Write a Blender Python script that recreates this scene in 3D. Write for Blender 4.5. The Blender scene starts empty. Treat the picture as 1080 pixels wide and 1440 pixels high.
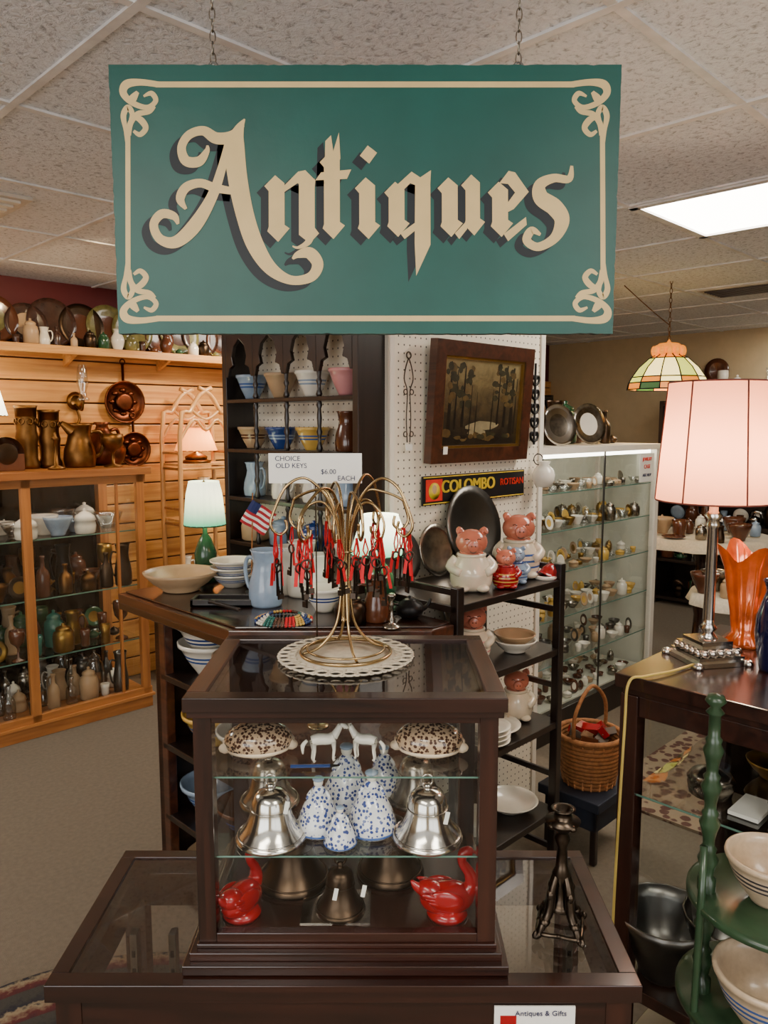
import bpy, math, random
from mathutils import Matrix, Vector
random.seed(7)
R45=math.radians(45); K=math.sqrt(.5)
pi=math.pi
def C(r,g,b):
    f=lambda c:(c/255/12.92) if c/255<=.04045 else ((c/255+.055)/1.055)**2.4
    return (f(r),f(g),f(b),1)
# ---------------------------------------------------------------- materials
def base(name):
    m=bpy.data.materials.new(name); m.use_nodes=True
    nt=m.node_tree; return m,nt,nt.nodes['Principled BSDF'],nt.nodes['Material Output']
def coords(nt,scale=(1,1,1),out='Object'):
    tc=nt.nodes.new('ShaderNodeTexCoord'); mp=nt.nodes.new('ShaderNodeMapping')
    mp.inputs['Scale'].default_value=scale
    nt.links.new(tc.outputs[out],mp.inputs[0]); return mp.outputs[0]
def noise(nt,vec,scale,detail=4,dist=0,rough=.55):
    n=nt.nodes.new('ShaderNodeTexNoise'); n.inputs['Scale'].default_value=scale
    n.inputs['Detail'].default_value=detail; n.inputs['Distortion'].default_value=dist
    n.inputs['Roughness'].default_value=rough
    nt.links.new(vec,n.inputs['Vector']); return n.outputs['Fac']
def ramp(nt,fac,stops,const=False):
    r=nt.nodes.new('ShaderNodeValToRGB'); e=r.color_ramp.elements
    if const: r.color_ramp.interpolation='CONSTANT'
    while len(e)<len(stops): e.new(.5)
    for i,(p,c) in enumerate(stops): e[i].position=p; e[i].color=c
    nt.links.new(fac,r.inputs[0]); return r.outputs[0]
def bump(nt,bs,h,strength=.3,dist=.01):
    b=nt.nodes.new('ShaderNodeBump'); b.inputs['Strength'].default_value=strength
    b.inputs['Distance'].default_value=dist
    nt.links.new(h,b.inputs['Height']); nt.links.new(b.outputs[0],bs.inputs['Normal'])
def sc(c,k): return (min(1,c[0]*k),min(1,c[1]*k),min(1,c[2]*k),1)
def M(name,col,rough=.5,metal=0,var=.15,scale=12,bmp=0,coat=0,es=0,ec=None,trans=0,ior=1.45):
    m,nt,bs,o=base(name)
    v=coords(nt); n=noise(nt,v,scale)
    c=ramp(nt,n,[(.3,sc(col,1-var)),(.7,sc(col,1+var))])
    nt.links.new(c,bs.inputs['Base Color'])
    bs.inputs['Roughness'].default_value=rough; bs.inputs['Metallic'].default_value=metal
    bs.inputs['Coat Weight'].default_value=coat; bs.inputs['Coat Roughness'].default_value=.08
    bs.inputs['IOR'].default_value=ior
    if trans: bs.inputs['Transmission Weight'].default_value=trans
    if bmp: bump(nt,bs,noise(nt,v,scale*6),bmp,.004)
    if es:
        bs.inputs['Emission Color'].default_value=ec or col; bs.inputs['Emission Strength'].default_value=es
    return m
def wood(name,c1,c2,rough=.35,axis=0,coat=.2,s=1.0):
    m,nt,bs,o=base(name)
    scl=[28*s,28*s,28*s]; scl[axis]=1.6*s
    v=coords(nt,tuple(scl)); n=noise(nt,v,1.0,6,1.2)
    v2=coords(nt,(2,2,2)); n2=noise(nt,v2,1.5,3)
    mx=nt.nodes.new('ShaderNodeMath'); mx.operation='MULTIPLY_ADD'
    mx.inputs[1].default_value=.35; nt.links.new(n2,mx.inputs[0]); nt.links.new(n,mx.inputs[2])
    c=ramp(nt,mx.outputs[0],[(.45,c1),(.9,c2)])
    nt.links.new(c,bs.inputs['Base Color']); bs.inputs['Roughness'].default_value=rough
    bs.inputs['Coat Weight'].default_value=coat; bs.inputs['Coat Roughness'].default_value=.12
    bump(nt,bs,n,.12,.002); return m
def glass(name,tint=(.96,.98,.97,1),refl=.05,edge=.75):
    m,nt,bs,o=base(name); nt.nodes.remove(bs)
    t=nt.nodes.new('ShaderNodeBsdfTransparent'); t.inputs[0].default_value=tint
    g=nt.nodes.new('ShaderNodeBsdfGlossy'); g.inputs['Roughness'].default_value=.02
    lw=nt.nodes.new('ShaderNodeLayerWeight'); lw.inputs[0].default_value=.5
    p=nt.nodes.new('ShaderNodeMath'); p.operation='POWER'; p.inputs[1].default_value=4
    nt.links.new(lw.outputs['Facing'],p.inputs[0])
    a=nt.nodes.new('ShaderNodeMath'); a.operation='MULTIPLY_ADD'; a.inputs[1].default_value=edge; a.inputs[2].default_value=refl
    nt.links.new(p.outputs[0],a.inputs[0])
    mx=nt.nodes.new('ShaderNodeMixShader'); nt.links.new(a.outputs[0],mx.inputs[0])
    nt.links.new(t.outputs[0],mx.inputs[1]); nt.links.new(g.outputs[0],mx.inputs[2])
    nt.links.new(mx.outputs[0],o.inputs[0]); return m
def fabric(name,col,ec,es,grad=None,tw=.55):
    # translucent lamp-shade cloth lit by the bulb inside, plus a soft glow; grad=(z0,z1,c0,c1) two-tone dye
    m,nt,bs,o=base(name); nt.nodes.remove(bs)
    d=nt.nodes.new('ShaderNodeBsdfDiffuse'); t=nt.nodes.new('ShaderNodeBsdfTranslucent'); e=nt.nodes.new('ShaderNodeEmission')
    d.inputs[0].default_value=col; t.inputs[0].default_value=col; e.inputs[0].default_value=ec; e.inputs[1].default_value=es
    if grad:
        sx=nt.nodes.new('ShaderNodeSeparateXYZ'); nt.links.new(coords(nt),sx.inputs[0])
        mr=nt.nodes.new('ShaderNodeMapRange'); mr.inputs[1].default_value=grad[0]; mr.inputs[2].default_value=grad[1]
        nt.links.new(sx.outputs['Z'],mr.inputs[0]); c=ramp(nt,mr.outputs[0],[(0,grad[2]),(1,grad[3])])
        for q in (d,t,e): nt.links.new(c,q.inputs[0])
    mx=nt.nodes.new('ShaderNodeMixShader'); mx.inputs[0].default_value=tw
    nt.links.new(d.outputs[0],mx.inputs[1]); nt.links.new(t.outputs[0],mx.inputs[2])
    ad=nt.nodes.new('ShaderNodeAddShader'); nt.links.new(mx.outputs[0],ad.inputs[0]); nt.links.new(e.outputs[0],ad.inputs[1])
    nt.links.new(ad.outputs[0],o.inputs[0]); return m
def spots(name,basec,spotc,scale,thr,rough=.15,soft=.08):
    m,nt,bs,o=base(name); v=coords(nt)
    vo=nt.nodes.new('ShaderNodeTexVoronoi'); vo.inputs['Scale'].default_value=scale
    nt.links.new(v,vo.inputs['Vector'])
    n=noise(nt,v,scale*.9,3); ad=nt.nodes.new('ShaderNodeMath'); ad.operation='MULTIPLY_ADD'; ad.inputs[1].default_value=.5
    nt.links.new(n,ad.inputs[0]); nt.links.new(vo.outputs['Distance'],ad.inputs[2])
    sb=nt.nodes.new('ShaderNodeMath'); sb.operation='SUBTRACT'; sb.inputs[1].default_value=.25; nt.links.new(ad.outputs[0],sb.inputs[0])
    c=ramp(nt,sb.outputs[0],[(0,spotc),(thr,spotc),(min(1,thr+soft),basec)])
    nt.links.new(c,bs.inputs['Base Color']); bs.inputs['Roughness'].default_value=rough
    bs.inputs['Coat Weight'].default_value=.5; return m
def peg(name,axis):
    m,nt,bs,o=base(name)
    v=coords(nt,(1/.0254,)*3)
    fr=nt.nodes.new('ShaderNodeVectorMath'); fr.operation='FRACTION'; nt.links.new(v,fr.inputs[0])
    sb=nt.nodes.new('ShaderNodeVectorMath'); sb.operation='SUBTRACT'; sb.inputs[1].default_value=(.5,.5,.5)
    nt.links.new(fr.outputs[0],sb.inputs[0])
    mu=nt.nodes.new('ShaderNodeVectorMath'); mu.operation='MULTIPLY'
    mu.inputs[1].default_value=(1,0,1) if axis==0 else (0,1,1); nt.links.new(sb.outputs[0],mu.inputs[0])
    ln=nt.nodes.new('ShaderNodeVectorMath'); ln.operation='LENGTH'; nt.links.new(mu.outputs[0],ln.inputs[0])
    c=ramp(nt,ln.outputs['Value'],[(.0,C(80,70,58)),(.10,C(80,70,58)),(.14,C(236,226,206))])
    nt.links.new(c,bs.inputs['Base Color']); bs.inputs['Roughness'].default_value=.5; return m
def ceilm():
    m,nt,bs,o=base('acoustic_tile'); v=coords(nt)
    n=noise(nt,v,62,5,.7,.62)
    c=ramp(nt,n,[(.32,C(176,178,182)),(.46,C(238,240,244)),(.7,C(248,250,253))])
    nt.links.new(c,bs.inputs['Base Color']); bs.inputs['Roughness'].default_value=.9
    bump(nt,bs,n,.8,.014); return m
def painting():
    m,nt,bs,o=base('landscape_canvas')
    n=noise(nt,coords(nt,(16,1,22)),1.0,8,.6,.7)
    sx=nt.nodes.new('ShaderNodeSeparateXYZ'); nt.links.new(coords(nt),sx.inputs[0])
    # z runs 0..~.39 over the framed picture: dark foreground, lighter sky
    a=nt.nodes.new('ShaderNodeMath'); a.operation='MULTIPLY_ADD'; a.inputs[1].default_value=1.9; a.inputs[2].default_value=-.12
    nt.links.new(sx.outputs['Z'],a.inputs[0])
    b=nt.nodes.new('ShaderNodeMath'); b.operation='MULTIPLY_ADD'; b.inputs[1].default_value=.55; nt.links.new(n,b.inputs[0]); nt.links.new(a.outputs[0],b.inputs[2])
    c=ramp(nt,b.outputs[0],[(.3,C(26,20,14)),(.45,C(52,42,26)),(.6,C(88,74,46)),(.75,C(122,108,72)),(.95,C(142,130,94))])
    nt.links.new(c,bs.inputs['Base Color']); bs.inputs['Roughness'].default_value=.35; return m
def rugm(name):
    m,nt,bs,o=base(name); v=coords(nt)
    ln=nt.nodes.new('ShaderNodeVectorMath'); ln.operation='LENGTH'; nt.links.new(v,ln.inputs[0])
    mt=nt.nodes.new('ShaderNodeMath'); mt.operation='MULTIPLY'; mt.inputs[1].default_value=9; nt.links.new(ln.outputs['Value'],mt.inputs[0])
    fr=nt.nodes.new('ShaderNodeMath'); fr.operation='FRACT'; nt.links.new(mt.outputs[0],fr.inputs[0])
    n=noise(nt,v,60,2)
    ad=nt.nodes.new('ShaderNodeMath'); ad.operation='MULTIPLY_ADD'; ad.inputs[1].default_value=.5; nt.links.new(n,ad.inputs[0]); nt.links.new(fr.outputs[0],ad.inputs[2])
    c=ramp(nt,ad.outputs[0],[(0,C(22,24,40)),(.4,C(90,32,32)),(.62,C(150,138,112)),(.75,C(24,26,42)),(1,C(60,60,56))])
    nt.links.new(c,bs.inputs['Base Color']); bs.inputs['Roughness'].default_value=.95; bump(nt,bs,n,.6,.01); return m
def emis(name,col,st):
    m,nt,bs,o=base(name); bs.inputs['Base Color'].default_value=col
    bs.inputs['Emission Color'].default_value=col; bs.inputs['Emission Strength'].default_value=st; return m

walnut=wood('dark_walnut',C(18,8,6),C(52,26,18),.25,0,.5)
walnutz=wood('dark_walnut_v',C(18,8,6),C(56,28,19),.25,2,.5)
espresso=wood('espresso_wood',C(14,9,7),C(34,20,15),.35,2,.3)
mahog=wood('mahogany',C(38,18,10),C(84,44,26),.3,1,.5)
oak=wood('golden_oak',C(140,84,40),C(186,122,64),.35,0,.3)
oakz=wood('golden_oak_v',C(140,84,40),C(186,122,64),.35,2,.3)
rattan=wood('rattan',C(176,122,68),C(214,162,100),.4,2,.3)
pine=wood('pine_board',C(174,110,50),C(228,172,98),.4,0,.2,.8)
groove=M('pine_groove',C(80,46,22),.8)
pegx=peg('pegboard_x',0); pegy=peg('pegboard_y',1)
ceil=ceilm()
tbar=M('grid_bar',C(228,226,224),.5)
carpet=M('carpet',C(108,98,84),.95,0,.12,60,.5)
burg=M('burgundy_paint',C(88,16,24),.6,0,.06)
cream=M('cream_paint',C(200,178,140),.7,0,.05)
white=M('white_ceramic',C(228,222,208),.15,0,.03,coat=.5)
whitep=M('white_paint',C(226,218,204),.45,0,.03)
bluec=M('pale_blue_glaze',C(140,160,182),.18,0,.12,20,coat=.5)
blued=M('blue_glaze',C(40,66,125),.18,0,.15,coat=.5)
tealc=M('teal_glaze',C(36,104,94),.15,0,.15,coat=.5)
grn=M('green_glaze',C(38,78,50),.2,0,.2,coat=.4)
tan=M('tan_stoneware',C(176,146,112),.35,0,.12)
pinkc=M('pink_glaze',C(205,140,140),.2,0,.08,coat=.5)
skinp=M('pig_pink',C(196,112,88),.2,0,.22,9,coat=.5)
pigw=M('pig_ivory',C(214,200,176),.18,0,.1,10,coat=.5)
yellowc=M('yellow_glaze',C(205,165,80),.2,0,.1,coat=.5)
brownc=M('brown_glaze',C(84,46,27),.2,0,.2,coat=.5)
redc=M('red_ceramic',C(150,12,20),.22,0,.1,coat=.5)
redr=M('red_ribbon',C(196,16,30),.5)
silver=M('silver_plate',C(205,200,192),.16,1,.12,8)
tarn=M('tarnished_silver',C(150,142,130),.24,1,.4,30)
pewter=M('pewter',C(110,108,104),.32,1,.15,8)
bronze=M('dark_bronze',C(72,58,46),.35,1,.25,10)
black=M('black_iron',C(22,20,20),.4,.6,.2)
castb=M('antique_bronze',C(74,64,54),.3,1,.45,60)
ironk=M('key_iron',C(70,60,52),.4,.9,.3,40)
brass=M('brass_wire',C(178,152,108),.26,1,.12)
brassd=M('aged_brass',C(112,78,42),.40,1,.3,14)
copper=M('copper',C(92,50,32),.38,1,.35,14)
gold=M('gilt',C(150,116,56),.35,.9,.2)
china=spots('blue_onion_china',C(225,226,228),C(50,70,135),170,.36)
cowrie=spots('cowrie_shell',C(196,166,134),C(66,36,24),210,.42,soft=.14)
cowtop=M('cowrie_base',C(222,200,172),.25,0,.1)
lace=M('lace',C(206,194,172),.9,0,.12,90,.3)
paper=M('paper',C(232,230,222),.8,0,.02)
ink=M('ink',C(40,45,80),.7)
signg=M('sign_green',C(20,80,72),.40,0,.14,7,.1)
signe=M('sign_edge',C(34,54,50),.6,0,.5,50)
signc=M('sign_cream',C(214,186,130),.5,0,.06,20)
signs=M('sign_shadow',C(8,20,28),.5,0,.1)
greenp=M('green_enamel',C(40,62,40),.3,0,.35,18,coat=.3)
gl=glass('clear_glass'); gltop=glass('glass_top',(.86,.84,.82,1),.14,.8)
gledge=M('glass_edge',C(90,125,112),.15,0,.05)
clearv=glass('crystal',(.88,.9,.9,1),.18,.8)
carn=M('carnival_glass',C(205,92,34),.12,.4,.4,18,coat=1)
cobalt=M('cobalt_glass',C(12,16,50),.08,.1,.1,coat=1)
shade=fabric('linen_shade',C(226,164,140),C(255,140,84),.55)
shadeseam=M('shade_seam',C(110,56,48),.8)
shadeg=fabric('green_ombre_shade',C(190,220,200),C(190,235,205),1.9,(.19,.30,C(60,150,112),C(236,240,214)),.3)
shadew=fabric('white_glow_shade',C(240,240,225),C(240,238,205),4,None,.3)
shadegw=fabric('green_glass_shade',C(200,225,205),C(190,235,205),3,(.16,.24,C(70,165,120),C(244,248,225)),.3)
shadea=fabric('apricot_shade',C(230,160,95),C(250,150,70),1.5)
tiffw=M('slag_glass_white',C(235,220,165),.4,0,.15,20,es=2.6,ec=C(250,222,128))
tiffl=M('slag_glass_lime',C(190,200,90),.4,0,.15,20,es=1.8,ec=C(205,205,80))
tiffy=M('slag_glass_amber',C(210,125,35),.4,0,.2,20,es=1.3,ec=C(235,130,25))
tiffg=M('slag_glass_green',C(50,90,40),.4,0,.2,20,es=.4)
wick=M('wicker',C(150,98,54),.7,0,.35,60,.6)
cord=M('yellow_cord',C(190,165,84),.6)
velvet=M('case_lining',C(96,86,76),.9,0,.15)
darkm=M('smoked_mirror_back',C(46,36,28),.12,.7,.1)
litback=M('lit_case_back',C(205,205,190),.5,0,.05)
tealight=emis('tube_light',C(255,250,235),10)
panelm=emis('light_panel',C(255,245,230),17)
stripe=M('blue_stripe',C(60,90,150),.25)
flagr=M('flag_red',C(170,35,45),.8); flagb=M('flag_blue',C(35,45,95),.8)
leather=M('blue_crate',C(30,36,50),.6)
bowlin=M('speckled_tan',C(186,164,136),.3,0,.1,90,coat=.3)
bdark=M('band_dark',C(60,55,60),.3)
vent=M('vent_metal',C(200,192,180),.5)
treed=M('paint_dark_trunk',C(28,22,15),.35); treef=M('paint_foliage',C(46,42,24),.4,0,.4,40); treel=M('paint_autumn_foliage',C(84,66,34),.4,0,.4,40); pond=M('paint_water',C(134,124,94),.3,0,.2,30)

# ---------------------------------------------------------------- mesh builder
def T(x,y,z): return Matrix.Translation((x,y,z))
def RZ(a): return Matrix.Rotation(a,4,'Z')
def RX(a): return Matrix.Rotation(a,4,'X')
def RY(a): return Matrix.Rotation(a,4,'Y')
I=Matrix.Identity(4)
class MB:
    def __init__(s): s.v=[];s.f=[];s.m=[];s.sm=[];s.mats=[]
    def mi(s,m):
        if m not in s.mats: s.mats.append(m)
        return s.mats.index(m)
    def add(s,vs,fs,mat,smooth=False,X=I):
        o=len(s.v); s.v+= [X@Vector(v) for v in vs]
        mm=mat if isinstance(mat,list) else None
        for i,f in enumerate(fs):
            s.f.append([o+k for k in f]); s.m.append(s.mi(mm[i] if mm else mat)); s.sm.append(smooth)
        return s
    def box(s,x0,x1,y0,y1,z0,z1,mat,X=I):
        vs=[(x0,y0,z0),(x1,y0,z0),(x1,y1,z0),(x0,y1,z0),(x0,y0,z1),(x1,y0,z1),(x1,y1,z1),(x0,y1,z1)]
        return s.add(vs,[(0,3,2,1),(4,5,6,7),(0,1,5,4),(1,2,6,5),(2,3,7,6),(3,0,4,7)],mat,False,X)
    def quad(s,a,b,c,d,mat,X=I): return s.add([a,b,c,d],[(0,1,2,3)],mat,False,X)
    def prism(s,pts,z0,z1,mat,X=I):
        n=len(pts); vs=[(p[0],p[1],z0) for p in pts]+[(p[0],p[1],z1) for p in pts]
        fs=[tuple(range(n))[::-1],tuple(range(n,2*n))]+[(i,(i+1)%n,n+(i+1)%n,n+i) for i in range(n)]
        return s.add(vs,fs,mat,False,X)
    def lathe(s,prof,x=0,y=0,z=0,mat=None,seg=24,r=1,h=1,X=None,smooth=True):
        X=X if X is not None else T(x,y,z)
        vs=[];fs=[];ms=[];cur=mat
        for p in prof:
            for k in range(seg):
                a=2*pi*k/seg; vs.append((p[0]*r*math.cos(a),p[0]*r*math.sin(a),p[1]*h))
        for i in range(len(prof)-1):
            if len(prof[i])>2: cur=prof[i][2] or mat
            for k in range(seg):
                k2=(k+1)%seg
                fs.append((i*seg+k,i*seg+k2,(i+1)*seg+k2,(i+1)*seg+k)); ms.append(cur)
        return s.add(vs,fs,ms,smooth,X)
    def ell(s,x,y,z,rx,ry,rz,mat,seg=16,X=I,rot=None):
        rings=10; vs=[];fs=[]
        for i in range(rings+1):
            t=pi*i/rings
            for k in range(seg):
                a=2*pi*k/seg; vs.append((math.sin(t)*math.cos(a),math.sin(t)*math.sin(a),-math.cos(t)))
        for i in range(rings):
            for k in range(seg):
                k2=(k+1)%seg; fs.append((i*seg+k,i*seg+k2,(i+1)*seg+k2,(i+1)*seg+k))
        L=T(x,y,z)@(rot or I)@Matrix.Diagonal((rx,ry,rz,1))
        return s.add(vs,fs,mat,True,X@L)
    def tube(s,pts,r,mat,seg=8,closed=False,X=I,smoothpath=0):
        P=[Vector(p) for p in pts]
        if smoothpath:
            Q=[]; n=len(P)
            for i in range(n if closed else n-1):
                g=lambda j:P[j%n] if closed else P[max(0,min(n-1,j))]
                p0,p1,p2,p3=g(i-1),g(i),g(i+1),g(i+2)
                for k in range(smoothpath):
                    t=k/smoothpath
                    Q.append(.5*((2*p1)+(p2-p0)*t+(2*p0-5*p1+4*p2-p3)*t*t+(3*p1-p0-3*p2+p3)*t**3))
            if not closed: Q.append(P[-1])
            if isinstance(r,(list,tuple)):
                m=len(r); r=[r[min(m-1,int(i/smoothpath))]*(1-(i%smoothpath)/smoothpath)+r[min(m-1,int(i/smoothpath)+1)]*((i%smoothpath)/smoothpath) for i in range(len(Q))]
            P=Q
        n=len(P); vs=[];fs=[]; up=Vector((0,0,1)); prev=None
        for i in range(n):
            if closed: d=(P[(i+1)%n]-P[i-1])
            else: d=P[min(n-1,i+1)]-P[max(0,i-1)]
            d.normalize()
            if prev is None:
                a=Vector((1,0,0)) if abs(d.z)>.9 else up
                u=d.cross(a).normalized()
            else:
                u=(prev-d*prev.dot(d)); 
                u=u.normalized() if u.length>1e-6 else d.orthogonal().normalized()
            prev=u; w=d.cross(u); rr=r[i] if isinstance(r,(list,tuple)) else r
            for k in range(seg):
                a=2*pi*k/seg; vs.append(P[i]+u*math.cos(a)*rr+w*math.sin(a)*rr)
        for i in range(n if closed else n-1):
            j=(i+1)%n
            for k in range(seg):
                k2=(k+1)%seg; fs.append((i*seg+k,i*seg+k2,j*seg+k2,j*seg+k))
        if not closed: fs+= [tuple(range(seg)),tuple(range((n-1)*seg,n*seg))]
        return s.add(vs,fs,mat,True,X)
    def torus(s,x,y,z,R,r,mat,X=I,rot=I,n=20,sx=1,sy=1):
        pts=[(R*sx*math.cos(2*pi*i/n),R*sy*math.sin(2*pi*i/n),0) for i in range(n)]
        return s.tube(pts,r,mat,6,True,X@T(x,y,z)@rot)
    def done(s,name,rot=0,bev=0,parent=None):
        xs=[v.x for v in s.v];ys=[v.y for v in s.v];zs=[v.z for v in s.v]
        c=Vector(((min(xs)+max(xs))/2,(min(ys)+max(ys))/2,min(zs)))
        me=bpy.data.meshes.new(name); me.from_pydata([tuple(v-c) for v in s.v],[],s.f)
        for m in s.mats: me.materials.append(m)
        me.polygons.foreach_set('material_index',s.m); me.polygons.foreach_set('use_smooth',s.sm); me.update()
        o=bpy.data.objects.new(name,me); bpy.context.scene.collection.objects.link(o)
        o.location=RZ(rot)@c; o.rotation_euler=(0,0,rot)
        if bev:
            b=o.modifiers.new('bevel','BEVEL'); b.width=bev; b.segments=2; b.limit_method='ANGLE'; b.angle_limit=math.radians(55)
        if parent: 
            bpy.context.view_layer.update()
            o.parent=parent; o.matrix_parent_inverse=parent.matrix_world.inverted()
        return o
def W(a,b): return ((a-b)*K,(a+b)*K)
def text(body,size,loc,rot,mat,parent,name,ext=.0003,sx=1,align='CENTER'):
    cu=bpy.data.curves.new(name,'FONT'); cu.body=body; cu.size=size; cu.extrude=ext
    cu.align_x=align; cu.align_y='CENTER'; cu.materials.append(mat)
    o=bpy.data.objects.new(name,cu); bpy.context.scene.collection.objects.link(o)
    o.location=loc; o.rotation_euler=rot; o.scale=(sx,1,1)
    bpy.context.view_layer.update()
    if parent: o.parent=parent; o.matrix_parent_inverse=parent.matrix_world.inverted()
    return o

# ---------------------------------------------------------------- profiles (r,z) unit height
P_vase=[(0,0),(.28,0),(.3,.04),(.38,.2),(.45,.4),(.42,.6),(.28,.78),(.2,.88),(.26,.97),(.3,1),(.27,1),(.17,.88),(.25,.7)]
P_bowl=[(0,0),(.45,0),(.5,.06),(.5,.12),(.75,.45),(.95,.85),(1.0,1),(.95,1),(.88,.8),(.68,.4),(.4,.16),(0,.12)]
P_jar=[(0,0),(.38,0),(.45,.05),(.47,.5),(.42,.68),(.3,.74),(.34,.78),(.3,.84),(.12,.9),(.06,.92),(.09,.97),(.0,1)]
P_bottle=[(0,0),(.28,0),(.3,.05),(.3,.5),(.24,.62),(.1,.72),(.09,.92),(.12,.94),(.12,1),(0,1)]
P_gob=[(0,0),(.3,0),(.28,.04),(.06,.1),(.05,.4),(.1,.48),(.3,.62),(.36,.82),(.34,1),(.31,1),(.3,.8),(.0,.55)]
P_pitch=[(0,0),(.36,0),(.38,.04),(.4,.2),(.38,.4),(.3,.62),(.27,.75),(.32,.95),(.36,1),(.32,1),(.24,.75),(.3,.4)]
P_cup=[(0,0),(.5,0),(.55,.1),(.6,.6),(.68,1),(.62,1),(.52,.5),(0,.1)]
P_plate=[(0,0),(.5,0),(.55,.03),(.8,.06),(1,.14),(1,.17),(.78,.1),(.5,.05),(0,.05)]
P_candle=[(0,0),(.5,0),(.5,.05),(.3,.1),(.12,.16),(.2,.24),(.1,.32),(.08,.6),(.16,.7),(.08,.78),(.2,.9),(.24,.94),(.18,1),(0,.98)]
P_bell=[(1.0,0),(1.03,.03),(.98,.07),(.86,.15),(.72,.27),(.62,.42),(.57,.56),(.54,.70),(.46,.80),(.3,.86),(.16,.88),(.1,.9),(.14,.94),(.12,.98),(0,1)]
P_lid=[(0,0),(.5,0),(.55,.04),(.6,.3),(.55,.5),(.62,.52),(.5,.7),(.2,.85),(.08,.88),(.12,.95),(0,1)]
def handle(mb,x,y,z,r,h,mat,ang=0,k=.08):
    pts=[(r*.75,0,h*.8),(r*1.35,0,h*.82),(r*1.6,0,h*.6),(r*1.35,0,h*.3),(r*.85,0,h*.22)]
    mb.tube(pts,r*k*1.6,mat,6,smoothpath=4,X=T(x,y,z)@RZ(ang))
def teapot(mb,x,y,z,r,mat,ang=0):
    X=T(x,y,z)@RZ(ang)
    mb.lathe([(0,0),(.5,0),(.85,.25),(1,.6),(.85,1),(.5,1.2),(.5,1.24),(.3,1.35),(.1,1.4),(.12,1.52),(0,1.56)],mat=mat,r=r,h=r,X=X,seg=18)
    mb.tube([(.8*r,0,.5*r),(1.3*r,0,.7*r),(1.6*r,0,1.2*r)],[r*.25,r*.15,r*.1],mat,8,X=X,smoothpath=4)
    mb.tube([(-.85*r,0,1.0*r),(-1.5*r,0,1.05*r),(-1.5*r,0,.5*r),(-.9*r,0,.35*r)],r*.09,mat,6,X=X,smoothpath=4)
def stand_plate(mb,x,y,z,r,mat,face=0,mat2=None,lean=12):
    X=T(x,y,z)@RZ(face)@RX(math.radians(90-lean))@T(0,r,0)
    pr=[(0,.06,mat2 or mat),(.55,.06,mat),(.6,.08,mat),(.8,.1,mat),(1,.16,mat),(1,.1,mat),(.6,0,mat),(0,0)]
    mb.lathe(pr,mat=mat,r=r,h=r,X=X,seg=28)
def goods(mb,x0,x1,y0,y1,z,hmax,pal,step=.12,kinds=None,seg=14):
    x=x0+step*.5
    while x<x1-step*.3:
        k=random.choice(kinds or ['vase','bowl','jar','bottle','gob','pitch','cup','tea','plate','lid'])
        mat=random.choice(pal); h=hmax*random.uniform(.5,.92); y=random.uniform(y0,y1)
        lim=step*.5
        if k=='tea': teapot(mb,x,y,z,min(lim*.55,h*.55),mat,random.choice([0,pi]))
        elif k=='bowl': mb.lathe(P_bowl,x,y,z,mat,seg,lim*.95,h*.45)
        elif k=='cup': mb.lathe(P_cup,x,y,z,mat,seg,lim*.7,h*.45); 
        elif k=='plate': stand_plate(mb,x,y,z,min(lim,h*.5),mat,0,random.choice(pal))
        elif k=='lid': mb.lathe(P_lid,x,y,z,mat,seg,lim*1.2,h*.6)
        else:
            P={'vase':P_vase,'jar':P_jar,'bottle':P_bottle,'gob':P_gob,'pitch':P_pitch}[k]
            r=min(lim*2,h*random.uniform(.6,.95)); mb.lathe(P,x,y,z,mat,seg,r,h)
            if k=='pitch': handle(mb,x,y,z,r*.38,h,mat,random.choice([0,pi]))
        x+=step*random.uniform(.8,1.15)

# ---------------------------------------------------------------- room shell (room axes a,b rotated 45 deg)
A0,A1,B0,B1,H=-2.6,6.5,-2.6,4.23,2.25
f=MB(); f.box(A0,A1,B0,B1,-.05,0,carpet); f.done('floor',R45)
f=MB(); f.box(A0,A1,B0,B1,H,H+.05,ceil); f.done('ceiling',R45)
g=MB()
k=-7
while 1.95+.61*k<A1:
    a=1.95+.61*k
    if a>A0: g.box(a-.010,a+.010,B0,B1,H-.006,H+.001,tbar)
    k+=1
k=-6
while .75+.61*k<B1:
    b=.75+.61*k
    if b>B0: g.box(A0,A1,b-.010,b+.010,H-.0055,H+.001,tbar)
    k+=1
g.done('trim_1',R45)
w=MB(); w.box(A0,A1,B1,B1+.1,0,H,burg); w.done('wall_left',R45)
w=MB(); w.box(A0,A1,B1-.012,B1-.001,0,1.9,groove)
z=0
while z<1.88:
    w.box(A0,A1,B1-.03,B1-.01,z+.004,min(1.9,z+.111),pine); z+=.115
w.done('pine_wall_paneling',R45,.004)
w=MB(); w.box(A1,A1+.1,B0,B1,0,H,cream); w.done('wall_far',R45)
def holed(name,axis,pos0,pos1,lo,hi,w0,w1,z0,z1,mat):
    w=MB()
    for (u0,u1,q0,q1) in [(lo,w0,0,H),(w1,hi,0,H),(w0,w1,0,z0),(w0,w1,z1,H)]:
        if axis=='a': w.box(pos0,pos1,u0,u1,q0,q1,mat)
        else: w.box(u0,u1,pos0,pos1,q0,q1,mat)
    return w.done(name,R45)
holed('wall_back','a',A0-.1,A0,B0,B1,-1.9,1.2,.6,2.05,cream)
holed('wall_right','b',B0-.1,B0,A0,A1,-1.9,1.2,.6,2.05,cream)
for i,ax in enumerate('ab'):
    w=MB(); p=A0-.06
    for u in (-1.9,-.35,1.16):
        if ax=='a': w.box(p,p+.04,u,u+.04,.6,2.05,whitep)
        else: w.box(u,u+.04,p,p+.04,.6,2.05,whitep)
    for q in (.6,2.01):
        if ax=='a': w.box(p,p+.04,-1.9,1.2,q,q+.04,whitep)
        else: w.box(-1.9,1.2,p,p+.04,q,q+.04,whitep)
    w.done('window_%d'%(i+1),R45)
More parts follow.
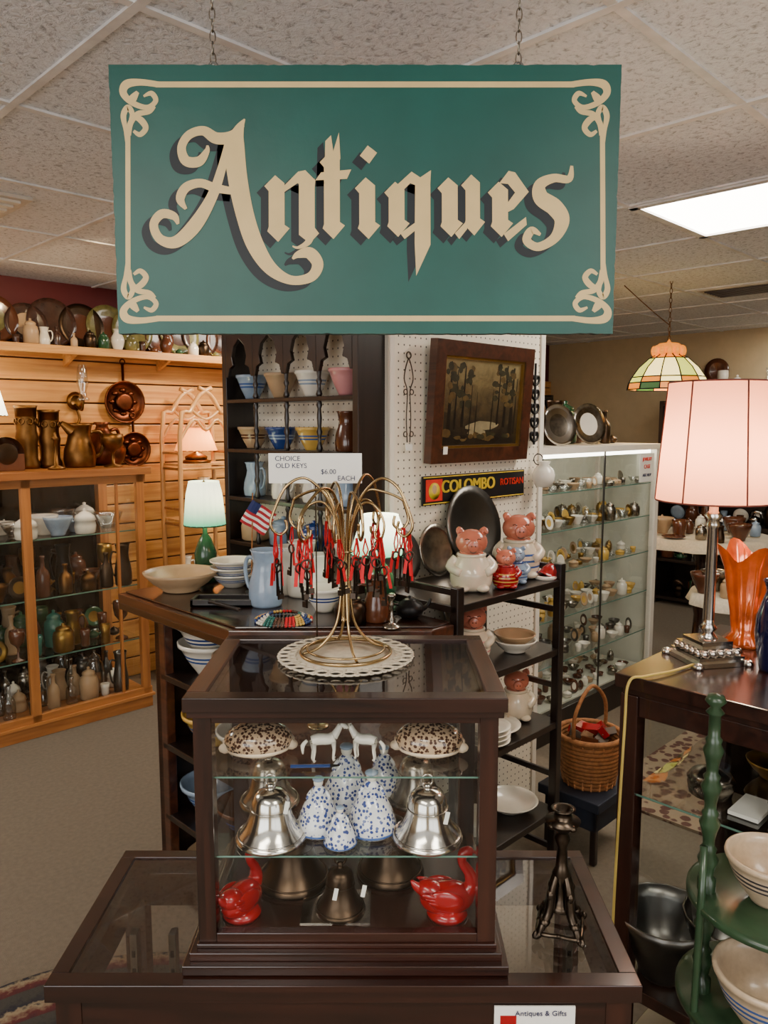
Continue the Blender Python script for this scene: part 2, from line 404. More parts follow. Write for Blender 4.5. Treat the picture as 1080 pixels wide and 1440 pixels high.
w=MB(); w.box(A1-.015,A1,B0,B1,0,.1,whitep); w.done('baseboard_far',R45)

def panel(a0,a1,b0,b1):
    p=MB(); p.box(a0+.02,a1-.02,b0+.02,b1-.02,H-.004,H-.001,panelm)
    for q in [(a0,a1,b0,b0+.03),(a0,a1,b1-.03,b1),(a0,a0+.03,b0,b1),(a1-.03,a1,b0,b1)]: p.box(*q,H-.012,H-.001,tbar)
    p.done('ceiling_light_panel',R45)
panel(2.56,3.17,.14,1.36); panel(-1.1,-.49,-.47,.75); panel(.12,.73,-1.69,-.47)
panel(5.61,6.22,1.36,1.97); panel(2.56,3.17,2.58,3.8); panel(-.49,.12,2.58,3.8)
v=MB(); v.box(.78,1.06,2.72,3.1,H-.012,H-.001,vent)
for i in range(5): v.box(.81,1.03,2.75+i*.065,2.78+i*.065,H-.02,H-.01,whitep)
v.done('ceiling_vent',R45)
v=MB(); v.box(4.4,4.7,1.0,1.9,H-.012,H-.001,vent)
for i in range(7): v.box(4.43+i*.037,4.445+i*.037,1.03,1.87,H-.02,H-.01,bdark)
v.done('ceiling_vent',R45)

# ---------------------------------------------------------------- hanging sign
s=MB(); SX,SY,SZ=-.0278,1.2,1.828; KX,KZ=.0010705,.001029
out=[]; rs=random.Random(5)
def edge(x0,z0,x1,z1,n):
    for i in range(n):
        t=i/n; d=rs.choice([0,0,0,0,0,.0005,.0003,0,.0012]) if i else 0
        x=x0+(x1-x0)*t; z=z0+(z1-z0)*t
        out.append((x+(d if x0<0 and x1<0 else -d if x0>0 and x1>0 else 0),z+(d if z0<0 and z1<0 else -d if z0>0 and z1>0 else 0)))
edge(-.3757,-.193,.3757,-.193,90); edge(.3757,-.193,.3757,.193,50); edge(.3757,.193,-.3757,.193,90); edge(-.3757,.193,-.3757,-.193,50)
n=len(out)
s.add([(SX+p[0],SY-.009,SZ+p[1]) for p in out]+[(SX+p[0],SY+.009,SZ+p[1]) for p in out],[tuple(range(n)),tuple(range(2*n-1,n-1,-1))]+[(i,(i+1)%n,n+(i+1)%n,n+i) for i in range(n)],[signg,signe]+[signe]*n)
def sp(u,v,lay):
    u=(u-513.5)/(1+.02*(280-v)/187); return (SX+u*KX,SY-.009-lay,SZ-(v-281.5)*KZ)
def poly(pts,lay,mat,dx=0,dy=0):
    s.add([sp(p[0]+dx,p[1]+dy,lay) for p in pts],[tuple(range(len(pts)))],mat)
def catm(P,n=8):
    Q=[]; L=len(P)
    for i in range(L-1):
        p0,p1,p2,p3=P[max(0,i-1)],P[i],P[i+1],P[min(L-1,i+2)]
        for k in range(n):
            t=k/n
            Q.append([.5*(2*p1[j]+(p2[j]-p0[j])*t+(2*p0[j]-5*p1[j]+4*p2[j]-p3[j])*t*t+(3*p1[j]-p0[j]-3*p2[j]+p3[j])*t**3) for j in range(3)])
    Q.append(list(P[-1])); return Q
def stroke(P,lay,mat,dx=0,dy=0,mp=lambda u,v:(u,v)):
    Q=catm(P); L=[];Rr=[]
    for i,q in enumerate(Q):
        a=Q[max(0,i-1)];b=Q[min(len(Q)-1,i+1)]
        tx,ty=b[0]-a[0],b[1]-a[1]; l=math.hypot(tx,ty) or 1; nx,ny=-ty/l,tx/l; w=max(.5,q[2])/2
        L.append(mp(q[0]+nx*w,q[1]+ny*w)); Rr.append(mp(q[0]-nx*w,q[1]-ny*w))
    vs=[sp(p[0]+dx,p[1]+dy,lay) for p in L+Rr]; n=len(L)
    s.add(vs,[(i,i+1,n+i+1,n+i) for i in range(n-1)],mat)
def stem(u,v0,v1,h=12):
    return [(u-h-6,v0+13),(u-2,v0-2),(u+h,v0+9),(u+h,v1-19),(u+h+7,v1-14),(u+2,v1+5),(u-h-2,v1-10),(u-h,v1-16),(u-h,v0+20)]
polys=[stem(390,247,333,11),
 [(398,270),(400,260),(420,240),(430,238),(444,252),(443,262),(430,261),(419,256)],
 [(421,250),(443,250),(443,318),(449,326),(436,340),(421,328)],
 stem(467,214,329,11),[(458,198),(466,190),(469,212),(477,186),(479,222),(470,240),(457,236)],
 [(444,252),(452,241),(494,237),(488,250)],
 stem(516,250,329,11),[(506,218),(517,204),(530,214),(519,229)],
 stem(557,256,326,11),[(558,258),(578,240),(590,248),(605,238),(604,256),(592,262),(576,256),(566,266)],
 [(583,250),(604,246),(604,342),(584,386),(582,340)],[(562,326),(584,310),(584,321),(568,334)],
 stem(631,250,326,11),stem(663,246,324,10),[(638,326),(654,309),(655,320),(644,334)],
 stem(701,256,326,11),[(700,256),(713,239),(722,241),(741,268),(720,292),(710,297),(708,288),(722,269),(712,257)],
 [(706,327),(737,303),(738,314),(712,337)]]
strokes=[[(346,168,2),(338,182,14),(332,205,27),(336,250,27),(346,300,25),(360,342,24),(381,375,19),(409,392,13),(437,388,14),(447,370,16),(436,354,17),(420,356,10),(412,362,3)],
 [(344,176,5),(326,192,15),(306,194,16),(288,184,13),(268,190,12),(258,207,12),(264,225,14),(282,226,14),(293,212,8),(294,204,3)],
 [(326,190,10),(314,235,12),(300,275,15),(276,315,20),(250,338,17),(228,334,13),(219,314,12),(230,299,13),(247,302,11),(253,313,4)],
 [(264,292,4),(256,278,12),(264,262,13),(284,256,12),(306,263,12),(336,268,9)],
 [(438,322,12),(434,338,9),(420,346,4),(412,344,2)],
 [(801,232,4),(797,250,10),(776,249,12),(757,258,16),(758,276,22),(777,290,24),(787,308,21),(777,332,14),(754,345,12),(738,336,12),(745,322,11),(757,328,4)]]
for P in polys: poly(P,.0004,signs,-11,9)
for P in strokes: stroke(P,.0005,signs,-11,9)
for i,P in enumerate(polys): poly(P,.0010+i*.00001,signc)
for i,P in enumerate(strokes): stroke(P,.0013+i*.00001,signc)
cx,cy=513.5,284
for y in (121,447): poly([(222,y-4),(805,y-4),(805,y+4),(222,y+4)],.0006,signc)
for x in (183,844): poly([(x-3.5,185),(x+3.5,185),(x+3.5,385),(x-3.5,385)],.0006,signc)
orn=[[(226,121,8),(200,118,9),(181,121,12),(177,133,10),(190,146,8),(210,152,7),(222,143,7),(216,133,7),(205,137,3)],
 [(184,190,7),(187,173,8),(197,161,8),(213,158,6),(221,151,3)],
 [(183,200,7),(180,182,6),(177,163,8),(183,152,8),(189,160,7),(186,169,3)],
 [(190,164,5),(201,169,9),(208,180,8),(200,189,7),(191,184,4)],
 [(197,131,5),(190,140,11),(185,147,4)]]
for fx in (0,1):
    for fy in (0,1):
        mp=lambda u,v:((2*cx-u if fx else u),(2*cy-v if fy else v))
        for i,P in enumerate(orn): stroke(P,.0007+i*.00002,signc,mp=mp)
sign=s.done('hanging_sign')
c=MB()
for cxx in (-.2516,.198):
    zz=SZ+.19; i=0
    c.torus(cxx,SY,zz+.003,.007,.0014,pewter,rot=RX(pi/2))
    zz+=.014
    while zz<H:
        c.torus(cxx,SY,zz,.0075,.0010,tarn,rot=(RZ(pi/2) if i%2 else I)@RX(pi/2),n=12,sx=.55,sy=1.25); zz+=.0155; i+=1
    c.lathe([(0,0),(.008,.0),(.004,.006),(0,.006)],cxx,SY,H-.006,pewter,12)
c.done('chains',parent=sign)

# ---------------------------------------------------------------- main floor showcase (counter)
x0,x1,y0,y1,zt=-.457,.347,.95,1.28,.75
m=MB(); t=.035
for (xa,ya) in [(x0+.01,y0+.01),(x1-.045,y0+.01),(x0+.01,y1-.045),(x1-.045,y1-.045)]:
    m.box(xa,xa+t,ya,ya+t,0,zt-.02,walnutz)
m.box(x0,x1,y0,y0+.026,zt-.025,zt,walnut); m.box(x0,x1,y1-.022,y1,zt-.025,zt,walnut)
m.box(x0,x0+.024,y0+.026,y1-.022,zt-.025,zt,walnut); m.box(x1-.024,x1,y0+.026,y1-.022,zt-.025,zt,walnut)
m.box(x0+.012,x1-.012,y0+.012,y0+.03,zt-.085,zt-.025,walnut); m.box(x0+.012,x1-.012,y1-.03,y1-.012,zt-.085,zt-.025,walnut)
m.box(x0+.012,x0+.03,y0+.03,y1-.03,zt-.085,zt-.025,walnut); m.box(x1-.03,x1-.012,y0+.03,y1-.03,zt-.085,zt-.025,walnut)
m.box(x0+.01,x1-.01,y0+.01,y1-.01,.02,.12,walnut); m.box(x0+.03,x1-.03,y0+.03,y1-.03,.12,.125,velvet)
m.quad((x0+.02,y0+.02,zt-.003),(x1-.02,y0+.02,zt-.003),(x1-.02,y1-.02,zt-.003),(x0+.02,y1-.02,zt-.003),gltop)
m.quad((x0+.04,y0+.02,.12),(x1-.04,y0+.02,.12),(x1-.04,y0+.02,.66),(x0+.04,y0+.02,.66),gl)
m.box(x0+.04,x1-.04,y0+.05,y1-.02,.42,.425,velvet)
for sx in (x0+.036,x0+.10,x1-.046):
    m.box(sx,sx+.012,y1-.1,y1-.08,.12,.66,pewter)
    for i in range(16): m.box(sx+.003,sx+.009,y1-.1015,y1-.0995,.14+i*.032,.152+i*.032,black)
cab=m.done('floor_showcase',bev=.003)
cd=MB(); cd.box(.15,.26,.9585,.9605,.652,.7135,paper); cd.box(.158,.18,.9575,.9586,.675,.700,redc); o=cd.done('label_card',parent=cab)
text('Antiques & Gifts',.0105,(.213,.9568,.704),(pi/2,0,0),ink,cab,'label_text')
g=MB(); goods(g,x0+.06,x1-.06,y0+.12,y1-.1,.425,.09,[silver,pewter,brownc,bluec,white],.11,['cup','bowl','lid']); g.done('small_dishes_collection')

# ---------------------------------------------------------------- small tabletop display case
x0,x1,y0,y1=-.257,.154,.99,1.272; zb,ztp=.752,1.14
m=MB()
m.box(x0-.018,x1+.016,y0-.024,y1+.004,zb,zb+.014,walnut)
m.box(x0-.010,x1+.008,y0-.014,y1+.003,zb+.014,zb+.026,walnut)
m.box(x0-.002,x1+.002,y0-.004,y1+.002,zb+.026,zb+.032,walnut)
zc=zb+.032; p=.025
for xa in (x0,x1-p):
    for ya in (y0,y1-p): m.box(xa,xa+p,ya,ya+p,zc,ztp-.03,walnutz)
m.box(x0+p,x1-p,y0,y0+.014,zc,zc+.014,walnut)
m.box(x0+p,x1-p,y0,y0+.014,ztp-.040,ztp-.03,walnut); m.box(x0+p,x1-p,y1-.014,y1,ztp-.046,ztp-.03,walnut)
for xa in (x0+.003,x1-.015): m.box(xa,xa+.012,y0+p,y1-p,ztp-.046,ztp-.03,walnut); 
for xa in (x0+.003,x1-.015): m.box(xa,xa+.012,y0+p,y1-p,zc,zc+.018,walnut)
m.box(x0-.006,x1+.006,y0-.008,y1+.004,ztp-.03,ztp-.02,walnut)
tw=.026; X0,X1,Y0,Y1=x0-.010,x1+.010,y0-.014,y1+.008
m.box(X0,X1,Y0,Y0+tw,ztp-.02,ztp,walnut); m.box(X0,X1,Y1-tw,Y1,ztp-.02,ztp,walnut)
m.box(X0,X0+tw,Y0+tw,Y1-tw,ztp-.02,ztp,mahog); m.box(X1-tw,X1,Y0+tw,Y1-tw,ztp-.02,ztp,mahog)
m.quad((X0+tw,Y0+tw,ztp-.004),(X1-tw,Y0+tw,ztp-.004),(X1-tw,Y1-tw,ztp-.004),(X0+tw,Y1-tw,ztp-.004),gltop)
m.box(x0+.005,x1-.005,y0+.005,y1-.005,zc,zc+.006,walnut)
m.quad((x0+p,y0+.007,zc),(x1-p,y0+.007,zc),(x1-p,y0+.007,ztp-.03),(x0+p,y0+.007,ztp-.03),gl)
m.quad((x0+p,y1-.007,zc),(x1-p,y1-.007,zc),(x1-p,y1-.007,ztp-.03),(x0+p,y1-.007,ztp-.03),gl)
for xa in (x0+.008,x1-.008): m.quad((xa,y0+p,zc),(xa,y1-p,zc),(xa,y1-p,ztp-.03),(xa,y0+p,ztp-.03),gl)
for zz in (.905,1.02):
    m.quad((x0+.01,y0+.012,zz),(x1-.01,y0+.012,zz),(x1-.01,y1-.012,zz),(x0+.01,y1-.012,zz),gl)
    m.box(x0+.025,x1-.025,y0+.010,y0+.0125,zz-.0025,zz,gledge)
m.done('tabletop_display_case',bev=.0025)
zf=zc+.006
def cow(x,y,z,r,a):
    m=MB(); X=T(x,y,z)@RZ(a)
    m.ell(0,0,.020,r,r*.70,r*.54,cowrie,28,X); m.ell(0,-.0,.009,r*.95,r*.68,.010,cowtop,24,X)
    for sx in (-1,1): m.tube([(sx*r*.85,0,.014),(sx*r*1.0,-.004,.012),(sx*r*1.08,-.002,.014)],[.012,.009,.004],cowtop,8,X=X,smoothpath=3)
    m.box(-r*.8,r*.8,-.002,.002,-.001,.004,brownc,X)
    m.done('cowrie_shell')
cow(-.183,1.075,1.022,.050,.15); cow(.066,1.075,1.022,.050,-.1)
cow(-.150,1.20,1.022,.035,.1); cow(.03,1.21,1.022,.035,.3)
def bell(x,y,z,r,h,mat,name,ring=True):
    m=MB(); m.lathe([(.0,.12),(.9,.10)]+P_bell,x,y,z,mat,36,r,h)
    m.torus(x,y,z+h*.1,r*.96,r*.025,mat,n=30); m.torus(x,y,z+h*.56,r*.585,r*.02,mat,n=24)
    if ring: m.torus(x,y,z+h*1.04,.008,.0018,mat,rot=RX(pi/2))
    m.ell(x,y,z+.008,.007,.007,.008,mat,10); m.done(name)
bell(-.162,1.045,.907,.050,.084,silver,'silver_bell'); bell(.062,1.045,.907,.050,.084,silver,'silver_bell')
bell(-.180,1.15,.907,.046,.08,tarn,'silver_bell'); bell(.050,1.16,.907,.046,.08,tarn,'silver_bell')
bell(-.142,1.13,zf,.055,.1,bronze,'bronze_bell'); bell(.010,1.15,zf,.052,.105,bronze,'bronze_bell'); bell(-.064,1.055,zf,.036,.075,bronze,'bronze_bell')
def lady(x,y,z,h,name='porcelain_bell'):
    m=MB(); m.lathe([(.0,.02),(.40,0),(.42,.03),(.39,.18),(.33,.36),(.24,.54),(.14,.66),(.08,.72)],x,y,z,china,24,h,h)
    m.ell(x,y,z+h*.74,h*.13,h*.11,h*.1,china); m.ell(x,y,z+h*.90,h*.09,h*.09,h*.10,white); m.ell(x,y,z+h*.96,h*.11,h*.11,h*.05,bluec)
    for sx in (-1,1): m.tube([(x+sx*h*.12,y,z+h*.74),(x+sx*h*.2,y-.002,z+h*.6),(x+sx*h*.08,y-h*.18,z+h*.52)],h*.035,china,6,smoothpath=3)
    m.torus(x,y,z+h*.04,h*.41,h*.02,stripe,n=24); m.done(name)
lady(-.096,1.07,.907,.080); lady(-.018,1.07,.907,.090); lady(-.062,1.03,.907,.056); lady(-.058,1.14,.907,.10); lady(.0,1.18,.907,.08)
def swan(x,y,z,h,a):
    m=MB(); X=T(x,y,z)@RZ(a)@Matrix.Scale(h,4)
    m.ell(0,0,.26,.42,.25,.25,redc,24,X); m.ell(-.22,0,.36,.26,.19,.17,redc,16,X,RY(.5))
    m.tube([(.20,0,.26),(.36,0,.42),(.33,0,.62),(.22,0,.80),(.24,0,.95),(.36,0,.95)],[.17,.12,.085,.07,.078,.06],redc,12,X=X,smoothpath=6)
    m.ell(.29,0,.97,.10,.075,.07,redc,12,X); m.tube([(.36,0,.96),(.48,0,.90)],[.04,.015],redc,8,X=X)
    m.tube([(-.30,0,.36),(-.46,0,.46),(-.54,0,.56)],[.12,.07,.015],redc,8,X=X,smoothpath=3)
    for sy in (-1,1):
        m.ell(-.05,sy*.2,.32,.28,.06,.16,redc,14,X,RY(.25))
        for i in range(3): m.ell(-.2-.05*i,sy*.22,.30+.06*i,.14,.03,.04,redc,8,X,RY(.3))
    m.lathe([(0,0),(.30,0),(.31,.05),(.22,.14),(0,.14)],mat=redc,X=X); m.done('red_swan_figurine')
swan(-.207,1.045,zf,.092,pi/2-.5); swan(.092,1.045,zf,.098,.1)
def horse(x,y,z,h,a):
    m=MB(); X=T(x,y,z)@RZ(a)@Matrix.Scale(h,4)
    m.tube([(-.32,0,.52),(-.15,0,.56),(.1,0,.54),(.25,0,.58)],[.13,.15,.14,.15],white,10,X=X,smoothpath=3)
    m.tube([(.24,0,.6),(.36,0,.78),(.42,0,.9)],[.12,.09,.07],white,8,X=X,smoothpath=3)
    m.tube([(.40,0,.92),(.52,0,.86),(.6,0,.8)],[.07,.06,.04],white,8,X=X,smoothpath=3)
    for lx,ly in ((.24,.07),(.22,-.07),(-.3,.07),(-.28,-.07)):
        m.tube([(lx,ly,.5),(lx+.02,ly,.26),(lx-.01,ly,.05),(lx+.02,ly,0)],[.075,.04,.03,.045],white,8,X=X)
    m.tube([(-.44,0,.55),(-.55,0,.42),(-.55,0,.2)],[.04,.06,.02],white,8,X=X,smoothpath=3)
    for sy in (-.03,.03): m.tube([(.4,sy,.96),(.4,sy,1.03)],[.02,.006],white,6,X=X)
    m.done('white_horse_figurine')
horse(-.085,1.05,1.022,.056,.2); horse(-.028,1.055,1.022,.052,pi-.3)
m=MB(); m.tube([(-.13,1.02,1.026),(-.075,1.022,1.026)],.0026,blued,6); m.tube([(-.075,1.022,1.026),(-.062,1.023,1.026)],[.0026,.001],black,6); m.done('pen')
m=MB(); m.box(-.12,-.02,1.02,1.10,zf,zf+.002,silver); m.done('small_mirror')
m=MB()
for x,y,z in ((-.135,1.0,.985),(.085,1.0,.97),(-.07,1.02,.845),(-.03,1.02,.85)): m.box(x,x+.006,y,y+.0006,z-.018,z,paper,T(x,y,z)@RY(.2)@T(-x,-y,-z))
m.done('price_tags_collection')

# ---------------------------------------------------------------- doily + key tree
kx,ky,kz=-.0595,1.165,1.141
m=MB(); m.lathe([(0,0),(.088,0),(.09,.0012),(0,.0012)],kx,ky,kz,lace,40)
for i in range(30):
    a=2*pi*i/30; m.torus(kx+.096*math.cos(a),ky+.096*math.sin(a),kz+.001,.009,.0017,lace,n=10)
    m.torus(kx+.084*math.cos(a+.1),ky+.084*math.sin(a+.1),kz+.0014,.006,.0012,lace,n=8)
    m.torus(kx+.102*math.cos(a+.1),ky+.102*math.sin(a+.1),kz+.0008,.004,.0012,lace,n=7)
m.done('lace_doily')
m=MB(); z0=kz+.0035
m.torus(kx,ky,z0+.002,.070,.0028,brass,n=40); m.torus(kx,ky,z0+.008,.060,.0018,brass,n=40)
hooks=[]
N=8
for i in range(N):
    a=2*pi*i/N+.3; ca,sa=math.cos(a),math.sin(a); R=.108+.012*((i*7)%3-1); hz=.262+.012*((i*5)%3-1)
    path=[(.005,.05),(.006,.12),(.009,.18),(.018,.222),(.034,.252),(.062,hz),(.090,hz-.012),(R,.228),(R+.006,.204),(R-.006,.190),(R-.018,.198),(R-.016,.212)]
    if i%2==0: path=[(.068,.004),(.040,.014),(.014,.05)]+path[1:]
    m.tube([(kx+ca*r,ky+sa*r,z0+zz) for r,zz in path],.0023,brass,6,smoothpath=6)
    hooks.append((kx+ca*(R-.006),ky+sa*(R-.006),z0+.189,a))
for i in range(5):
    a=2*pi*i/5+.75; c2,s2=math.cos(a),math.sin(a)
    path=[(.006,.10),(.008,.16),(.014,.205),(.032,.235),(.054,.232),(.068,.208),(.064,.185),(.054,.184),(.052,.194)]
    m.tube([(kx+c2*r,ky+s2*r,z0+zz) for r,zz in path],.0020,brass,6,smoothpath=6); hooks.append((kx+c2*.058,ky+s2*.058,z0+.183,a))
m.torus(kx,ky,z0+.10,.008,.0022,brass); m.torus(kx,ky,z0+.16,.010,.0022,brass)
m.done('brass_wire_tree')
m=MB()
for i,(hx,hy,hz,a) in enumerate(hooks):
    for j in range(3 if i<8 else 2):
        l=.022+.022*random.random(); ox=hx+random.uniform(-.008,.008); oy=hy+random.uniform(-.006,.006); az=random.random()*3
        X=T(ox,oy,hz)@RZ(az)@RY(random.uniform(-.10,.10))
        m.tube([(0,-.001,.004),(-.004,0,-l*.6),(0,0,-l)],.0012,redr,5,X=X); m.tube([(0,.001,.004),(.004,0,-l*.6),(0,0,-l)],.0012,redr,5,X=X)
        m.box(-.0026,.0026,-.0004,.0004,-l-.032,-l+.002,redr,X@RY(.15))
        m.torus(0,0,-l-.006,.0068,.0015,ironk,X,RX(pi/2),12)
        L=.045+.02*random.random()
        m.tube([(0,0,-l-.012),(0,0,-l-L)],.0017,ironk,6,X=X)
        m.box(0,.009,-.0008,.0008,-l-L,-l-L+.008,ironk,X); m.box(0,.006,-.0008,.0008,-l-L+.010,-l-L+.013,ironk,X)
m.done('skeleton_keys_collection')
px_,py_,pz_=-.115,1.285,1.400
m=MB()
m.box(px_-.078,px_+.078,py_-.0006,py_+.0006,pz_,pz_+.050,paper); m.tube([(px_,py_+.002,pz_+.01),(px_,py_+.002,.98)],.0012,brass,6)
m.lathe([(0,0),(.02,0),(.018,.004),(0,.005)],px_,py_+.002,.975,brass,16)
pc=m.done('price_card')
for b_,dx,dz in [('CHOICE',-.046,.041),('OLD KEYS',-.040,.029),('$6.00',.022,.019),('EACH',.052,.008)]:
    text(b_,.0115,(px_+dx,py_-.0012,pz_+dz),(pi/2,0,0),ink,pc,'card_text')

# ---------------------------------------------------------------- candlestick on counter
m=MB(); cx,cy,cz=.262,1.065,.751
m.lathe([(0,.03),(.012,.03),(.02,.036),(.014,.042),(.010,.05),(.008,.075),(.014,.09),(.009,.1),(.007,.13),(.012,.145),(.008,.152),(.012,.158),(.022,.165),(.026,.172),(.014,.174),(.012,.186),(.018,.19),(.012,.19),(.009,.18),(0,.178)],cx,cy,cz,castb,18)
for i in range(4):
    X=T(cx,cy,cz)@RZ(i*pi/2+.5)
    m.tube([(.005,0,.10),(.016,0,.07),(.022,0,.035),(.034,0,.018),(.040,0,.006),(.048,0,.006),(.046,0,.013)],[.003,.006,.007,.006,.005,.0045,.002],castb,8,X=X,smoothpath=4)
    m.ell(.030,0,.022,.009,.008,.007,castb,8,X); m.ell(.020,0,.06,.006,.006,.009,castb,8,X)
    m.tube([(.02,-.024,.010),(.040,0,.008),(.02,.024,.010)],.0032,castb,6,X=X,smoothpath=4)
    m.ell(.021,0,.168,.006,.006,.005,castb,8,X)
m.done('cast_metal_candlestick')

# ---------------------------------------------------------------- pegboard column
CA,CB=1.677,1.661
m=MB(); m.box(CA,2.5,CB,2.40,0,H-.006,[pegx,pegx,pegx,pegy,pegx,pegy])
m.box(CA-.008,CA+.022,CB-.008,CB+.004,0,H-.006,whitep); m.box(CA-.008,CA+.002,CB-.008,CB+.022,0,H-.006,whitep)
m.box(2.49,2.515,CB-.008,CB+.01,0,H-.006,whitep)
m.done('pegboard_column',R45)
m=MB(); a0,a1=1.557,1.674; bl=[1.69,1.855,2.02,2.19,2.35]
m.box(a0,a1,1.665,1.69,.985,2.0,espresso); m.box(a0,a1,2.35,2.375,.985,2.0,espresso)
for zz in (1.583,1.41,1.24,1.08): m.box(a0,a1,1.69,2.35,zz-.014,zz,espresso)
Xf=Matrix(((0,0,1,0),(1,0,0,0),(0,1,0,0),(0,0,0,1)))
for i in range(4):
    b0,b1=bl[i],bl[i+1]; mid=(b0+b1)/2
    arch=[(b0,1.66),(b0+.012,1.66),(b0+.022,1.69),(b0+.045,1.70),(b0+.036,1.73),(b0+.048,1.765),(mid,1.79),(b1-.048,1.765),(b1-.036,1.73),(b1-.045,1.70),(b1-.022,1.69),(b1-.012,1.66),(b1,1.66),(b1,2.0),(b0,2.0)]
    m.prism(arch,a0,a0+.014,espresso,Xf)
pr=[(.007,0),(.011,.01),(.006,.03),(.006,.05),(.010,.065),(.006,.08),(.0085,.11),(.006,.14),(.010,.152),(.007,.165)]
for b in bl[1:4]:
    for zz,hh in ((1.41,.159),(1.24,.156),(1.08,.146),(.985,.08),(1.583,.12)):
        m.lathe(pr,a0+.012,b,zz,espresso,12,1,hh/.165)
m.done('spindle_wall_shelf',R45,.002)
def banded(x,y,z,r,h,c1,c2,name,rot=R45,seg=32):
    m=MB(); pr=[(0,0,c1),(.42,0,c1),(.46,.08,c1),(.62,.3,c1),(.72,.45,c2),(.76,.52,c1),(.79,.58,c2),(.82,.65,c1),(.94,.86,c1),(1,.88,c1),(1.01,1,c1),(.95,1,c1),(.88,.8,c1),(.66,.4,c1),(.4,.14,c1),(0,.1)]
    m.lathe(pr,x,y,z,c1,seg,r,h); return m.done(name,rot)
for b,c1,c2 in ((1.775,pinkc,pinkc),(1.94,white,bluec),(2.105,tan,tan),(2.27,bluec,stripe)): banded(1.612,b,1.585,.057,.082,c1,c2,'mixing_bowl')
for b,c1,c2 in ((1.94,yellowc,stripe),(2.105,blued,bluec),(2.265,tan,brownc)): banded(1.612,b,1.412,.057,.075,c1,c2,'mixing_bowl')
m=MB(); m.lathe(P_pitch,1.615,1.775,1.412,brownc,20,.10,.125); handle(m,1.615,1.775,1.412,.036,.125,brownc,-pi/2); m.done('brown_pitcher',R45)
for b,mt in ((1.775,bluec),(1.94,white),(2.105,white),(2.27,bluec)):
    m=MB(); m.lathe(P_pitch,1.615,b,1.242,mt,20,.1,.12); handle(m,1.615,b,1.242,.038,.12,mt,-pi/2); m.done('stoneware_pitcher',R45)
for b,mt in ((1.775,white),(1.94,blued),(2.105,bluec),(2.27,tan)):
    m=MB(); m.lathe(P_jar,1.615,b,1.082,mt,20,.11,.1); m.done('lidded_jar',R45)

m=MB(); pa0,pa1,pz0,pz1=1.83,2.36,1.372,1.765; yb=CB-.01; fw=.048
X=T(0,yb,pz0)@RX(math.radians(4))@T(0,-yb,-pz0)
fr=mahog
Y=X@T(0,yb,0)@RX(pi/2)
m.prism([(pa0,pz0),(pa1,pz0),(pa1-fw,pz0+fw),(pa0+fw,pz0+fw)],0,.03,fr,Y)
m.prism([(pa0,pz1),(pa1,pz1),(pa1-fw,pz1-fw),(pa0+fw,pz1-fw)],0,.03,fr,Y)
m.prism([(pa0,pz0),(pa0+fw,pz0+fw),(pa0+fw,pz1-fw),(pa0,pz1)],0,.03,fr,Y)
m.prism([(pa1,pz0),(pa1-fw,pz0+fw),(pa1-fw,pz1-fw),(pa1,pz1)],0,.03,fr,Y)
i0,i1,j0,j1=pa0+fw,pa1-fw,pz0+fw,pz1-fw
for q in [(i0,i1,j0,j0+.008),(i0,i1,j1-.008,j1),(i0,i0+.008,j0,j1),(i1-.008,i1,j0,j1)]: m.box(q[0],q[1],yb-.024,yb-.004,q[2],q[3],gold,X)
m.box(i0,i1,yb-.014,yb-.008,j0,j1,painting(),X)
# painted picture: pond, woodland trunks, foliage (flat brush shapes on the canvas)
rp=random.Random(11); w_,h_=i1-i0,j1-j0; lay=yb-.0143
def blob(u,v,ru,rv,mat,l):
    n=14; m.add([(i0+w_*u+w_*ru*(1+.18*rp.uniform(-1,1))*math.cos(2*pi*k/n),l,j0+h_*v+h_*rv*(1+.18*rp.uniform(-1,1))*math.sin(2*pi*k/n)) for k in range(n)],[tuple(range(n))],mat,False,X)
blob(.52,.24,.20,.055,pond,lay); blob(.45,.17,.12,.03,pond,lay-.00005)
for u,tw,top in ((.10,.022,.93),(.17,.012,.85),(.26,.016,.9),(.35,.007,.7),(.42,.006,.62),(.62,.007,.66),(.70,.012,.88),(.79,.018,.94),(.88,.024,.92),(.93,.012,.8)):
    b0_=.16+rp.uniform(-.05,.1); l=lay-.0002
    x0_=i0+w_*u; m.add([(x0_-w_*tw,l,j0+h_*b0_),(x0_+w_*tw,l,j0+h_*b0_),(x0_+w_*tw*.4+.006,l,j0+h_*top),(x0_-w_*tw*.4+.006,l,j0+h_*top)],[(0,1,2,3)],treed,False,X)
for k in range(64):
    u=rp.choice([rp.uniform(.05,.36),rp.uniform(.64,.95)]); v=rp.uniform(.48,.92); blob(u,v,rp.uniform(.02,.05),rp.uniform(.02,.05),rp.choice([treef,treef,treel]),lay-.0003-k*.000004)
for k in range(20): blob(rp.uniform(.06,.94),rp.uniform(.06,.18),rp.uniform(.03,.06),rp.uniform(.02,.04),rp.choice([treef,treed,treel]),lay-.0007-k*.000004)
m.box(pa0+.055,pa0+.075,yb-.034,yb-.032,pz0+.03,pz0+.055,paper,X)
m.done('framed_landscape_painting',R45)
signk=M('tin_black',C(22,20,22),.4); signy=M('tin_yellow',C(228,196,50),.45); signr=M('tin_red',C(205,45,30),.45)
m=MB(); s0,s1,t0,t1=1.82,2.38,1.235,1.33
m.box(s0,s1,yb-.006,yb,t0,t1,signk)
for q in [(s0+.004,s1-.004,t0+.003,t0+.006),(s0+.004,s1-.004,t1-.006,t1-.003)]: m.box(q[0],q[1],yb-.007,yb-.005,q[2],q[3],signy)
